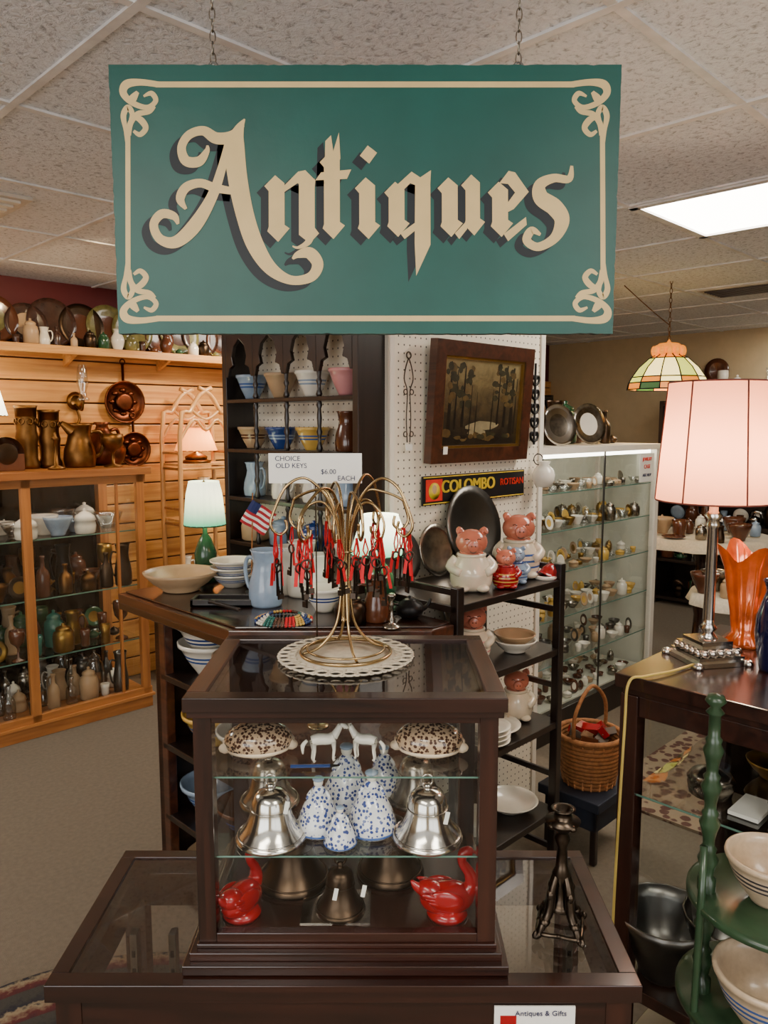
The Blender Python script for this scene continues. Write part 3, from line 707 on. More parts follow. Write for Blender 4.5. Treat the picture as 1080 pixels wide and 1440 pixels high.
m.box(s0+.015,s0+.095,yb-.0075,yb-.005,t0+.012,t1-.012,signr); m.lathe([(0,0),(.028,0),(0,.001)],X=T(s0+.055,yb-.0078,t0+.045)@RX(pi/2),mat=signy)
m.ell(s0+.055,yb-.008,t0+.05,.012,.001,.016,tan)
tin=m.done('tin_advertising_sign',R45)
def rtext(b_,size,a,b,z,mat,par,name,sx=1): 
    x,y=W(a,b); return text(b_,size,(x,y,z),(pi/2,0,R45),mat,par,name,.0012,sx)
for k_ in (0,.0018,-.0018): rtext('COLOMBO',.058,s0+.235+k_,yb-.0075,t0+.055,signy,tin,'tin_text',1.0)
rtext('ROTISAN',.034,s1-.078,yb-.0075,t0+.055,signr,tin,'tin_text'); rtext('GUNDER ELSI',.018,s0+.24,yb-.0075,t0+.018,signy,tin,'tin_text')
def ironrack(a,z,h,name):
    m=MB(); b=CB-.014
    for sx in (-1,1):
        m.tube([(a+sx*.006,b,z),(a+sx*.010,b,z+h*.3),(a+sx*.006,b,z+h*.6),(a+sx*.02,b,z+h*.75),(a+sx*.012,b,z+h*.9),(a,b,z+h)],.002,castb,6,smoothpath=4)
        for k_ in range(2): m.torus(a+sx*.014,b,z+h*(.1+.5*k_),.008,.0018,castb,rot=RX(pi/2),n=12)
    m.torus(a,b,z+h*1.03,.010,.0025,castb,rot=RX(pi/2),n=12); m.done(name,R45)
ironrack(1.755,1.44,.26,'wrought_iron_hook_rack')
m=MB(); a=2.44; b=CB-.016
for i in range(5):
    zc0=1.43+i*.052
    for sx in (-1,1): m.tube([(a,b,zc0),(a+sx*.02,b,zc0+.012),(a+sx*.022,b,zc0+.032),(a+sx*.008,b,zc0+.034),(a+sx*.008,b,zc0+.022)],.005,black,6,smoothpath=4)
m.tube([(a,b,1.42),(a,b,1.72)],.005,black,6); m.done('cast_iron_trivet',R45)
m=MB(); m.box(1.745,1.775,CB-.012,CB-.010,1.415,1.435,paper); m.done('price_tag',R45)
m=MB(); m.lathe([(0,0),(.03,.005),(.042,.03),(.043,.05),(.034,.07),(.018,.085),(.026,.098),(.018,.1),(0,.1)],2.45,CB-.055,1.26,white,20)
m.torus(2.45,CB-.03,1.365,.02,.002,black,rot=RY(pi/2)); m.done('white_hanging_pitcher',R45)

# ---------------------------------------------------------------- island counter with shelves
m=MB()
poly_=[(1.672,2.28),(1.09,2.28),(1.09,1.66),(1.46,1.285),(1.55,1.285),(1.55,1.648),(1.672,1.648)]
m.prism(poly_,.935,.965,mahog); m.prism([(p[0]+.02 if p[0]<1.5 else p[0],p[1]-.01 if p[1]>2.2 else p[1]+(.015 if p[1]<1.3 else 0)) for p in poly_],.965,.971,walnut)
ca0=1.13
m.box(ca0,1.67,2.10,2.13,0,.935,espresso); m.box(ca0,1.67,1.66,1.69,0,.935,espresso); m.box(1.64,1.67,1.69,2.10,0,.935,espresso)
m.box(ca0,1.16,2.07,2.13,0,.935,mahog)
for zz in (.06,.29,.52,.74): m.box(ca0,1.64,1.69,2.10,zz-.02,zz,espresso)
m.prism([(1.13,1.66),(1.475,1.31),(1.50,1.34),(1.16,1.69)],0,.935,mahog); m.box(1.47,1.5,1.31,1.65,0,.935,espresso)
m.prism([(1.09,2.28),(1.09,1.66),(1.46,1.285),(1.475,1.30),(1.105,1.675),(1.105,2.28)],.915,.938,walnut)
m.done('island_shelf_counter',R45,.003)
for zz,bb,mt in ((.742,1.99,white),(.742,1.80,tan),(.522,1.98,yellowc),(.522,1.79,white),(.292,2.0,bluec),(.292,1.8,brownc),(.062,1.98,tan)):
    banded(1.24,bb,zz,.098,.10,mt,stripe,'mixing_bowl'); 
banded(1.24,1.99,.80,.1,.1,white,blued,'mixing_bowl')
zc_=.972
def wl(prof,x,y,z,mat,r,h,name,seg=32):
    m=MB(); m.lathe(prof,x,y,z,mat,seg,r,h); return m.done(name)
wl(P_bowl,-.645,2.40,zc_,tan,.118,.062,'wooden_dough_bowl')
for i in range(3): banded(-.49,2.46,zc_+.022*i,.075,.045,white,stripe,'stacked_bowl',0)
m=MB(); m.lathe(P_pitch,-.345,2.2,zc_,bluec,28,.125,.165); handle(m,-.345,2.2,zc_,.048,.165,bluec,2.6)
m.tube([(-.345+.03,2.19,zc_+.15),(-.345+.052,2.185,zc_+.166)],[.014,.006],bluec,8); m.done('blue_stoneware_pitcher')
banded(-.17,2.13,zc_,.058,.07,white,blued,'mixing_bowl',0)
m=MB()
bc=[redr,yellowc,blued,white,tealc,brownc]
for ring in range(5):
    n=46-4*ring
    for i in range(n):
        a=2*pi*i/n; m.ell(-.27+(.075-.008*ring)*math.cos(a),2.02+(.075-.008*ring)*math.sin(a),zc_+.004+.003*ring,.0042,.0042,.004,bc[(i//3+ring)%6],6)
m.done('beaded_collar')
m=MB(); m.box(-.56,-.36,2.17,2.25,zc_,zc_+.008,espresso); m.box(-.56,-.36,2.17,2.18,zc_,zc_+.022,espresso); m.box(-.56,-.36,2.24,2.25,zc_,zc_+.022,espresso)
m.box(-.56,-.55,2.17,2.25,zc_,zc_+.022,espresso); m.box(-.37,-.36,2.17,2.25,zc_,zc_+.022,espresso); m.tube([(-.50,2.16,zc_+.02),(-.40,2.08,zc_+.015)],.006,espresso); m.done('wooden_tray',bev=.002)
for i,(x,y,mt,h) in enumerate([(-.25,2.33,white,.17),(-.20,2.27,white,.14),(-.30,2.36,white,.15),(-.02,2.02,brownc,.12)]):
    m=MB(); m.lathe(P_pitch,x,y,zc_,mt,24,h*.75,h); handle(m,x,y,zc_,h*.28,h,mt,pi); m.done('ironstone_pitcher')
m=MB(); teapot(m,.07,2.05,zc_,.04,black,.4); m.done('black_teapot')
m=MB(); m.lathe(P_candle,.02,1.95,zc_,tarn,20,.05,.09); m.done('silver_candlestick')
m=MB(); m.lathe(P_jar,-.09,2.0,zc_,bronze,20,.09,.08); m.done('bronze_jar')
# little flag drooping from its stick, standing behind the pitcher
m=MB(); fx,fy,fz=-.405,2.30,zc_
m.tube([(fx,fy,fz),(fx+.010,fy,fz+.32)],.002,oak,6); m.lathe([(0,0),(.02,0),(.018,.02),(0,.02)],fx,fy,fz,black)
F=T(fx+.010,fy,fz+.30)@RY(.55)
nx=8
for i in range(9):
    for j in range(nx):
        x0_,x1_=.085*j/nx,.085*(j+1)/nx; yf=lambda x:-.006*math.sin(x*110)-.004
        mt=flagb if (i<4 and j<3) else (flagr if i%2==0 else paper)
        m.quad((x0_,yf(x0_),-.0085*i),(x1_,yf(x1_),-.0085*i),(x1_,yf(x1_),-.0085*(i+1)),(x0_,yf(x0_),-.0085*(i+1)),mt,F)
m.done('small_american_flag')
def tlamp(x,y,z,h,r,sh,basem,name,shh,frill=False,top=.58,e=2.2):
    m=MB(); hb=h-shh
    m.lathe([(0,0),(.045,0),(.047,.01),(.03,.02),(.02,.03),(.034,.25*hb),(.036,.5*hb),(.02,.75*hb),(.008,.85*hb),(.006,h-.02),(.0,h-.02)],x,y,z,basem,24,r/.066)
    n=40; vs=[];pr=[(r*top,h),(r*(top+.14),h-shh*.3),(r,h-shh)]
    for p in pr:
        for k in range(n): 
            rr=p[0]*(1+.025*(k%2)); a=2*pi*k/n; vs.append((x+rr*math.cos(a),y+rr*math.sin(a),z+p[1]))
    m.add(vs,[(i*n+k,i*n+(k+1)%n,(i+1)*n+(k+1)%n,(i+1)*n+k) for i in range(2) for k in range(n)],sh)
    m.torus(x,y,z+h-shh,r,.0025,basem if not frill else sh,n=30); m.torus(x,y,z+h,r*top,.002,sh,n=30)
    m.lathe([(.004,0),(.007,.006),(0,.014)],x,y,z+h-.02+.012,gold,10)
    m.done(name)
    l=bpy.data.lights.new(name+'_bulb','POINT'); l.energy=e; l.color=(1,.76,.48); l.shadow_soft_size=.02
    o=bpy.data.objects.new(name+'_bulb',l); bpy.context.scene.collection.objects.link(o); o.location=(x+r*.3,y,z+h-shh*.55)
tlamp(-.60,2.55,zc_,.335,.068,shadeg,grn,'green_table_lamp',.145,top=.72,e=1.0)
tlamp(-.01,2.16,zc_,.27,.086,shadegw,grn,'green_glass_lamp',.11,e=1.0)

# ---------------------------------------------------------------- pig shelf stand
m=MB(); q0,q1,r0,r1=1.565,2.10,1.285,1.62
for a in (q0,q1-.028):
    for b in (r0,r1-.028): m.box(a,a+.028,b,b+.028,0,1.06,espresso)
for zz in (1.01,.787,.544,.243): m.box(q0,q1,r0+.004,r1,zz-.022,zz,espresso)
for a in (q0+.006,q1-.020):
    for zz in (.1,.35,.65,.9,1.035): m.box(a,a+.012,r0+.028,r1-.028,zz,zz+.02,espresso)
m.done('open_shelf_stand',R45,.003)
def pig(a,b,z,h,name,c1,c2,head=skinp,face=-R45):
    m=MB(); X=T(a,b,z)@RZ(face)@Matrix.Scale(h,4)   # faces local -y
    m.lathe([(0,0,c1),(.24,0,c1),(.28,.03,c1),(.31,.07,c2),(.32,.10,c1),(.33,.16,c2),(.332,.19,c1),(.335,.25,c2),(.33,.28,c1),(.31,.34,c2),(.30,.37,c1),(.27,.43,c1),(.23,.50,c1),(.19,.56,head),(.16,.62)],mat=c1,X=X,seg=28)
    m.ell(0,-.01,.74,.25,.225,.205,head,22,X); m.ell(0,-.12,.68,.17,.13,.12,head,16,X)
    m.lathe([(.085,0),(.095,.02),(.09,.05),(.075,.06),(0,.06)],mat=head,X=X@T(0,-.215,.71)@RX(pi/2))
    m.tube([(-.05,-.235,.625),(0,-.25,.605),(.05,-.235,.625)],.008,brownc,6,X=X,smoothpath=3)
    for sx in (-1,1):
        m.ell(sx*.028,-.277,.71,.010,.006,.013,brownc,8,X)
        m.tube([(sx*.06,-.212,.80),(sx*.09,-.208,.815),(sx*.12,-.185,.80)],.009,brownc,6,X=X,smoothpath=3)
        m.tube([(sx*.15,0,.86),(sx*.20,-.02,.93),(sx*.23,-.10,.89)],[.075,.055,.012],head,8,X=X,smoothpath=3)
        m.tube([(sx*.23,0,.48),(sx*.33,-.06,.36),(sx*.20,-.27,.30)],[.08,.08,.06],c1,10,X=X,smoothpath=3)
        m.ell(sx*.15,-.25,.06,.11,.12,.06,c1,12,X)
    m.torus(0,-.0,.545,.205,.03,c1 if head is skinp else c2,X,I,24)
    m.done(name,R45)
pig(2.03,1.42,1.012,.21,'pig_cookie_jar',pigw,stripe); pig(1.765,1.40,1.012,.19,'pig_cookie_jar',pigw,pigw)
pig(1.86,1.345,1.012,.12,'pig_bank',redc,yellowc); pig(1.94,1.365,1.012,.115,'pig_bank',bluec,blued,bluec)
pig(1.80,1.42,.789,.17,'pig_cookie_jar',pigw,pinkc); pig(2.02,1.41,.546,.165,'pig_cookie_jar',pigw,pigw)
m=MB(); stand_plate(m,2.04,1.595,1.012,.14,pewter,0); m.done('pewter_plate',R45)
m=MB(); stand_plate(m,1.665,1.585,1.012,.085,pewter,0); m.done('pewter_plate',R45)
m=MB(); stand_plate(m,1.84,1.59,1.012,.085,tarn,0); m.done('silver_platter',R45)
m=MB(); stand_plate(m,1.97,1.59,.789,.095,pewter,0,tarn); m.done('pewter_plate',R45)
m=MB(); m.tube([(2.06,1.33,1.012),(2.08,1.325,1.035),(2.10,1.32,1.02)],[.035,.025,.012],redc,10,smoothpath=3); m.ell(2.11,1.315,1.02,.010,.010,.009,white); m.torus(2.055,1.332,1.016,.03,.007,white); m.done('santa_hat',R45)
wlr=lambda P,a,b,z,mt,r,h,n:MB().lathe(P,a,b,z,mt,28,r,h).done(n,R45)
wlr(P_bowl,1.95,1.37,.789,white,.07,.04,'serving_bowl'); wlr(P_bowl,1.95,1.37,.812,tan,.066,.035,'stacked_bowl'); wlr(P_plate,1.88,1.40,.546,white,.09,.12,'china_plate')
wlr(P_bowl,1.98,1.40,.245,white,.095,.035,'shallow_bowl'); wlr(P_bowl,1.76,1.38,.245,white,.07,.07,'serving_bowl'); wlr(P_bowl,1.66,1.38,.546,tan,.06,.06,'serving_bowl')
for i in range(4): wlr(P_plate,1.79,1.35,.546+.014*i,white,.07,.08,'stacked_plate')

m=MB(); a,b=2.36,1.33; m.box(a-.14,a+.14,b-.12,b+.12,.20,.235,leather)
for da in (-.12,.1):
    for db in (-.1,.08): m.box(a+da,a+da+.022,b+db,b+db+.022,0,.2,espresso)
m.box(a-.12,a+.12,b-.1,b-.09,.12,.2,leather); m.box(a-.12,a-.11,b-.1,b+.1,.12,.2,leather); m.done('blue_footstool',R45,.004)
m=MB(); z=.237
for i in range(12):
    t=i/11; r=.085+.022*math.sin(t*1.6); m.torus(a,b,z+.006+i*.0145,r,.0085,wick,n=28)
m.lathe([(0,.004),(.085,.004)],a,b,z,wick)
for k_ in range(20):
    an=2*pi*k_/20; m.tube([(a+.09*math.cos(an),b+.09*math.sin(an),z),(a+.112*math.cos(an),b+.112*math.sin(an),z+.17)],.004,wick,5)
m.torus(a,b,z+.175,.112,.010,wick,n=28)
m.tube([(a-.108,b+.0,z+.16),(a-.10,b,z+.27),(a,b,z+.345),(a+.10,b,z+.27),(a+.108,b,z+.16)],.007,wick,8,smoothpath=6)
for i in range(12): m.box(-.03,.03,-.02,.02,-.012,.012,random.choice([brownc,tan,espresso,velvet,redc]),T(a+random.uniform(-.05,.05),b+random.uniform(-.05,.05),z+.15+random.uniform(0,.04))@RZ(random.random()*3)@RX(random.random()))
m.done('wicker_basket',R45)

# ---------------------------------------------------------------- right glass display case (lit)
m=MB(); a0,a1,b0,b1,hz=2.85,4.04,1.905,2.30,1.39
m.box(a0,a1,b0,b1,0,.14,espresso); m.box(a0,a1,b0-.005,b1,hz-.03,hz,whitep); m.box(a0,a1,b1-.02,b1,.14,hz-.03,litback)
m.box(a0,a0+.03,b0,b1,.14,hz-.03,espresso); m.box(a1-.04,a1,b0,b0+.03,.14,hz-.03,whitep); m.box(a1-.03,a1,b1-.04,b1-.02,.14,hz-.03,whitep)
m.box(a1-.006,a1,b0+.03,b1-.04,.14,hz-.03,litback)
m.box(a0+.03,a0+.05,b0,b0+.02,.14,hz-.03,whitep)
m.quad((a0+.05,b0+.006,.14),(a1-.03,b0+.006,.14),(a1-.03,b0+.006,hz-.03),(a0+.05,b0+.006,hz-.03),gl)
m.box(a0+.03,a1-.03,b0+.03,b1-.02,.14,.15,litback)
m.box(3.44,3.452,b0,b0+.006,.14,hz-.03,pewter)
shz=[.36,.58,.80,1.0,1.18]
for zz in shz:
    m.quad((a0+.03,b0+.03,zz),(a1-.03,b0+.03,zz),(a1-.03,b1-.02,zz),(a0+.03,b1-.02,zz),gl); m.box(a0+.03,a1-.03,b0+.028,b0+.031,zz-.006,zz,gledge)
m.box(a0+.05,a1-.05,b0+.03,b0+.05,hz-.05,hz-.032,tealight)
m.done('glass_display_cabinet',R45,.002)
pals={.152:[tan,brownc,white,tarn],.36:[tan,brownc,white,pewter],.58:[white,tan,yellowc,tarn],.80:[clearv,white,yellowc,gold,tan],1.0:[white,tarn,gold,yellowc,clearv],1.18:[clearv,white,tan,tarn]}
m=MB()
for zz in [.152]+shz:
    for bb in (b0+.08,b0+.18,b0+.28): goods(m,a0+.06,a1-.06,bb-.03,bb+.03,zz+.001,random.choice([.08,.11]),pals[zz],.068,['cup','bowl','lid','bowl','tea','jar','plate'],12)
m.done('glass_and_china_collection',R45)
m=MB(); m.box(3.80,3.96,b0-.004,b0-.002,1.19,1.34,paper); pc=m.done('notice_card',R45)
rtext('JEWELRY',.026,3.88,b0-.0055,1.31,signr,pc,'notice_text'); rtext('CASE',.03,3.88,b0-.0055,1.27,signr,pc,'notice_text'); rtext('ASK HELP',.022,3.88,b0-.0055,1.225,ink,pc,'notice_text')
m=MB(); stand_plate(m,3.17,1.99,hz+.001,.10,silver,-.3,tarn); m.done('silver_platter',R45)
m=MB(); stand_plate(m,3.48,2.01,hz+.001,.105,tarn,-.3,white); m.done('china_platter',R45)
m=MB(); m.lathe(P_vase,2.97,2.02,hz+.001,bronze,20,.15,.30); m.done('bronze_urn',R45)
m=MB(); m.lathe(P_pitch,3.32,2.12,hz+.001,bronze,20,.12,.22); handle(m,3.32,2.12,hz,.045,.22,bronze); m.done('bronze_jug',R45)
m=MB(); goods(m,3.6,4.0,2.05,2.15,hz+.001,.2,[bronze,brownc,tarn,tan],.11); goods(m,2.9,3.9,2.22,2.26,hz+.001,.26,[bronze,grn,brownc],.14,['vase','bottle','jar']); m.done('metalware_collection',R45)

# ---------------------------------------------------------------- left oak display cabinet
m=MB(); a0,a1,b0,b1,hz=.25,1.93,3.677,4.19,1.275
m.box(a0-.02,a1+.02,b0-.03,b1,hz-.035,hz,oak); m.box(a0,a1,b0,b1,0,.06,oak); m.box(a0-.01,a1+.01,b0-.012,b1,.06,.075,oak)
m.box(a0,a1,b1-.02,b1,.075,hz-.035,darkm)
for a in (a0,.76,1.31,a1-.05): m.box(a,a+.042,b0,b0+.03,.075,hz-.035,oakz)
m.box(1.77,1.782,b0+.005,b0+.025,.1,hz-.045,oakz)
m.box(a1-.05,a1,b1-.07,b1-.02,.075,hz-.035,oakz); m.box(a0,a0+.05,b1-.07,b1-.02,.075,hz-.035,oakz)
m.box(a0,a1,b0,b0+.03,hz-.075,hz-.035,oak); m.box(a0+.01,a1-.01,b0+.03,b1-.02,.075,.085,oak); m.box(a0,a1,b0,b0+.03,.075,.11,oak)
m.quad((a0+.03,b0+.015,.1),(a1-.03,b0+.015,.1),(a1-.03,b0+.015,hz-.06),(a0+.03,b0+.015,hz-.06),gl)
m.quad((a1-.01,b0+.03,.1),(a1-.01,b1-.05,.1),(a1-.01,b1-.05,hz-.05),(a1-.01,b0+.03,hz-.05),gl)
ls=[.37,.66,.95]
for zz in ls:
    m.quad((a0+.02,b0+.05,zz),(a1-.02,b0+.05,zz),(a1-.02,b1-.02,zz),(a0+.02,b1-.02,zz),gl); m.box(a0+.02,a1-.02,b0+.048,b0+.051,zz-.007,zz,gledge)
m.box(a0+.05,a1-.05,b0+.04,b0+.06,hz-.065,hz-.047,tealight)
m.done('oak_display_cabinet',R45,.004)
m=MB()
lo,hi=a0+.05,a1-.06
def rows(z,h,pal,st,kinds=None):
    for bb in (3.77,3.88,3.99,4.10): goods(m,lo,hi,bb-.02,bb+.02,z,h,pal,st,kinds,12)
rows(.951,.24,[white,white,white,clearv,bluec],.15,['bowl','tea','bowl','lid','cup'])
rows(.661,.25,[brownc,bronze,black,brassd,gold],.11)
rows(.371,.25,[brownc,bronze,gold,tan,brownc,grn,tealc],.11)
rows(.086,.25,[tarn,clearv,pewter,white,clearv,tan],.10,['cup','jar','bottle','lid','pitch'])
m.done('pottery_collection',R45)
zt=hz+.001
for a,h in ((1.45,.31),(1.56,.29)):
    m=MB(); m.lathe([(0,0),(.055,0),(.058,.02),(.047,.05),(.049,h*.4),(.054,h*.5),(.047,h*.6),(.050,h*.95),(.057,h),(.052,h),(.045,h*.6)],a,3.95,zt,brassd,24)
    for k_ in range(8): m.torus(a+.051*math.cos(k_*pi/4),3.95+.051*math.sin(k_*pi/4),zt+h*.75,.014,.003,brassd,rot=RZ(k_*pi/4)@RY(pi/2),n=10)
    m.done('brass_shell_vase',R45)
m=MB(); m.lathe(P_pitch,1.69,3.9,zt,brassd,24,.20,.22); handle(m,1.69,3.9,zt,.08,.22,brassd,0); m.tube([(1.64,3.88,zt+.19),(1.59,3.87,zt+.225)],[.03,.012],brassd,8); m.done('brass_water_pitcher',R45)
m=MB(); m.lathe(P_gob,1.82,3.80,zt,brassd,20,.16,.17); m.done('brass_goblet',R45)
m=MB(); m.lathe([(0,0),(.09,0),(.11,.03),(.12,.08),(.09,.14),(.04,.18),(.03,.21),(.045,.23),(0,.23)],1.87,4.02,zt,copper,24); handle(m,1.87,4.02,zt,.075,.23,copper,.3); m.done('copper_jug',R45)
m=MB(); m.box(1.22,1.38,3.80,3.88,zt,zt+.08,brownc); m.lathe([(0,0),(.08,0),(.08,.08)],X=T(1.30,3.88,zt+.08)@RX(pi/2),mat=brownc,seg=24); m.lathe([(0,0),(.05,0),(.05,.004),(0,.004)],X=T(1.30,3.80,zt+.08)@RX(pi/2),mat=bronze,seg=24); m.done('mantel_clock',R45,.004)
m=MB(); m.lathe([(0,0),(.04,0),(.04,.01),(.01,.02),(.008,.14),(.02,.15),(.006,.16),(.006,.18)],1.52,3.78,zt,brassd,16); m.done('brass_candlestick',R45)
m=MB(); goods(m,.5,1.15,3.85,4.0,zt,.2,[bronze,brassd,copper],.14); m.done('brassware_collection',R45)
x,y=W(1.265,4.03); tlamp(x,y,zt,.46,.12,shadew,brassd,'brass_table_lamp',.2)
def pan(a,z,r,mt,name,hl=.1):
    m=MB(); X=T(a,B1-.035,z)@RX(pi/2)
    m.lathe([(0,.0),(.7,0),(.95,.1),(1,.3),(.94,.3),(.88,.12),(.6,.05),(0,.05)],mat=mt,r=r,h=r,X=X,seg=28)
    for k_ in range(8): m.ell(a+r*.55*math.cos(k_*pi/4),B1-.045,z+r*.55*math.sin(k_*pi/4),.02,.008,.012,mt,8,I)
    m.lathe([(.4,0),(.45,.1),(.3,.12),(0,.12)],mat=mt,r=r,h=r,X=X@T(0,0,.02)); m.tube([(a,B1-.05,z+r*.9),(a,B1-.05,z+r+hl)],.008,mt,8); m.torus(a,B1-.05,z+r+hl+.015,.015,.004,mt,rot=RX(pi/2),n=14)
    m.done(name,R45)
pan(2.08,1.62,.12,copper,'copper_mold_pan',.09); pan(2.13,1.35,.10,copper,'copper_skillet',.08)
m=MB(); a=1.80; m.lathe([(0,0),(.035,.01),(.05,.1),(.03,.14)],X=T(a,B1-.035,1.62)@RX(pi/2),mat=brassd,r=1,h=.2)
m.tube([(a,B1-.04,1.6),(a,B1-.13,1.57),(a,B1-.15,1.62)],.006,brassd,8,smoothpath=5); m.lathe([(0,0),(.03,0),(.032,.01),(.02,.02),(.018,.05),(.03,.09),(.025,.16),(.018,.19)],a,B1-.15,1.62,clearv,18)
m.tube([(a,B1-.04,1.6),(a+.02,B1-.05,1.52),(a-.02,B1-.05,1.46),(a,B1-.05,1.40)],.008,brassd,8,smoothpath=4); m.done('brass_wall_sconce',R45)
m=MB(); m.box(A0+2,3.3,B1-.27,B1-.03,1.872,1.892,pine); m.box(A0+2,3.3,B1-.27,B1-.255,1.85,1.874,pine)
for a in (.6,1.2,1.75,2.3,2.9): m.prism([(B1-.03,1.872),(B1-.22,1.872),(B1-.03,1.80)],a,a+.02,pine,Xf)
m.done('pine_wall_shelf',R45,.003)
m=MB(); random.seed(3); a=.8
platp=M('dark_plate',C(58,36,27),.25,0,.4,20,coat=.4); plato=M('olive_plate',C(104,100,58),.25,0,.4,30,coat=.4)
while a<3.2:
    stand_plate(m,a,B1-.12,1.893,random.uniform(.085,.13),random.choice([platp,brownc,bronze,plato,platp]),0,random.choice([tan,plato,platp,brownc]),10); a+=random.uniform(.12,.17)
m.done('display_plates_collection',R45)
m=MB(); goods(m,.8,3.2,B1-.22,B1-.2,1.893,.14,[brownc,plato,platp,tan,white,bronze,grn],.08,['vase','tea','jar','pitch','cup','bottle']); m.done('figurine_collection',R45)
m=MB(); a,b=2.42,3.97; hw=.17
for sb in (-.1,.1):
    for sa in (-hw,hw): m.tube([(a+sa,b+sb,0),(a+sa,b+sb,1.42),(a+sa*.6,b+sb,1.56),(a+sa*.2,b+sb,1.66),(a-sa*.25,b+sb,1.70)],.014,rattan,8,smoothpath=3)
    m.tube([(a-hw,b+sb,1.40),(a-.08,b+sb,1.52),(a,b+sb,1.46),(a+.08,b+sb,1.52),(a+hw,b+sb,1.40)],.010,rattan,8,smoothpath=4)
    m.tube([(a-.1,b+sb,1.58),(a,b+sb,1.52),(a+.1,b+sb,1.58)],.009,rattan,8,smoothpath=4)
for zz in (.2,.55,.95,1.27):
    m.box(a-hw,a+hw,b-.1,b+.1,zz-.012,zz,rattan)
    for zt_ in (-.03,.06): 
        for sa in (-hw,hw): m.tube([(a+sa,b-.1,zz+zt_),(a+sa,b+.1,zz+zt_)],.008,rattan,6)
    m.tube([(a-hw,b-.1,zz-.03),(a+hw,b-.1,zz-.03)],.009,rattan,6)
m.done('rattan_etagere',R45)
x,y=W(2.40,3.95); tlamp(x,y,1.271,.20,.12,shadea,brassd,'apricot_fringed_lamp',.13)
m=MB(); goods(m,2.28,2.56,3.90,4.0,.951,.28,[white,tan,gold,white],.10); goods(m,2.28,2.56,3.90,4.0,.551,.2,[white,tan,bluec],.10); goods(m,2.28,2.56,3.90,4.0,.201,.2,[white,tan,bluec],.10); m.done('curio_collection',R45)
x,y=W(2.85,3.75); m=MB(); m.lathe([(0,0),(.09,0),(.12,.06),(.16,.22),(.15,.36),(.09,.48),(.06,.54),(.08,.6),(.06,.6)],x,y,0.60,spots('floral_vase_glaze',C(180,195,192),C(90,120,130),40,.3),28); 
m.lathe([(0,.57),(.2,.57),(.2,.6),(0,.6)],x,y,0,oak); m.lathe([(0,0),(.12,0),(.03,.04),(.03,.57)],x,y,0,oak); m.done('floral_vase_on_pedestal')

# ---------------------------------------------------------------- right table case
m=MB(); a0,a1,b0,b1,hz=1.49,2.06,-.45,.785,.965
m.box(a0,a1,b0,b1,hz-.03,hz,walnut); m.box(a0+.012,a1-.012,b0+.012,b1-.012,hz-.045,hz-.03,walnut)
for a in (a0+.01,a1-.05):
    for b in (b0+.01,b1-.05): m.box(a,a+.04,b,b+.04,0,hz-.045,walnutz)
m.box(a0+.015,a0+.03,b0+.05,b1-.05,hz-.09,hz-.045,walnut); m.box(a0+.05,a1-.05,b1-.03,b1-.015,hz-.09,hz-.045,walnut)
m.box(a0+.02,a1-.02,b0+.02,b1-.02,.22,.25,walnut); m.box(a0+.02,a1-.02,b0+.02,b1-.02,.0,.08,walnut)
m.box(a1-.03,a1-.02,b0+.05,b1-.05,.25,hz-.09,darkm)
m.quad((a0+.02,b0+.03,.70),(a1-.02,b0+.03,.70),(a1-.02,b1-.03,.70),(a0+.02,b1-.03,.70),gltop); m.box(a0+.02,a0+.024,b0+.04,b1-.04,.695,.70,gledge)
m.quad((a0+.022,b0+.05,.25),(a0+.022,b1-.05,.25),(a0+.022,b1-.05,hz-.09),(a0+.022,b0+.05,hz-.09),gl)
m.quad((a0+.05,b1-.022,.25),(a1-.05,b1-.022,.25),(a1-.05,b1-.022,hz-.09),(a0+.05,b1-.022,hz-.09),gl)
m.done('walnut_display_table',R45,.003)
m=MB(); zz=.702
m.lathe(P_lid,1.62,.62,zz,tarn,20,.08,.07); m.lathe(P_lid,1.60,.44,zz,silver,20,.09,.08); m.lathe(P_bowl,1.8,.55,zz,gold,20,.06,.04)
m.box(1.56,1.70,.20,.32,zz,zz+.018,redc); m.box(1.56,1.66,.50,.56,zz,zz+.008,paper); m.lathe(P_plate,1.70,.1,zz,brass,20,.10,.09); m.lathe(P_cup,1.58,.34,zz,tan,20,.06,.06)
for i in range(9): m.lathe(random.choice([P_jar,P_vase,P_pitch,P_bowl]),1.6+.09*(i%4),.70-.12*i,.252,random.choice([pewter,brownc,bluec,white]),16,.11,.15)
m.done('curios_collection',R45)
lx,ly,lz=.735,1.70,.966
m=MB(); X=T(lx,ly,lz)@RZ(.2)
for i,(w_,zz,hh) in enumerate([(.064,0,.010),(.056,.010,.01),(.048,.020,.018),(.038,.038,.012)]): m.box(-w_,w_,-w_,w_,zz,zz+hh,silver,X)
for i in range(4):
    Y=X@RZ(i*pi/2)
    for k_ in range(5): m.ell(-.04+.02*k_,-.052,.028,.009,.006,.008,silver,8,Y)
    m.ell(-.062,-.062,.004,.012,.012,.01,silver,10,Y)
m.lathe([(.022,.05),(.012,.064),(.02,.074),(.012,.084),(.0125,.095),(.011,.30),(.016,.31),(.011,.32),(.02,.33),(.01,.34),(.008,.42),(.0,.42)],mat=silver,X=X,r=1,h=1,seg=20)
zb,zt_=.363,.623; n=48; rb,rt=.124,.105
vs=[(lx+r*math.cos(2*pi*k/n),ly+r*math.sin(2*pi*k/n),lz+z) for r,z in ((rb,zb),(rt,zt_)) for k in range(n)]
m.add(vs,[(k,(k+1)%n,n+(k+1)%n,n+k) for k in range(n)],shade,True)
m.torus(lx,ly,lz+zb,rb,.002,shadeseam,n=48); m.torus(lx,ly,lz+zt_,rt,.002,shadeseam,n=48)
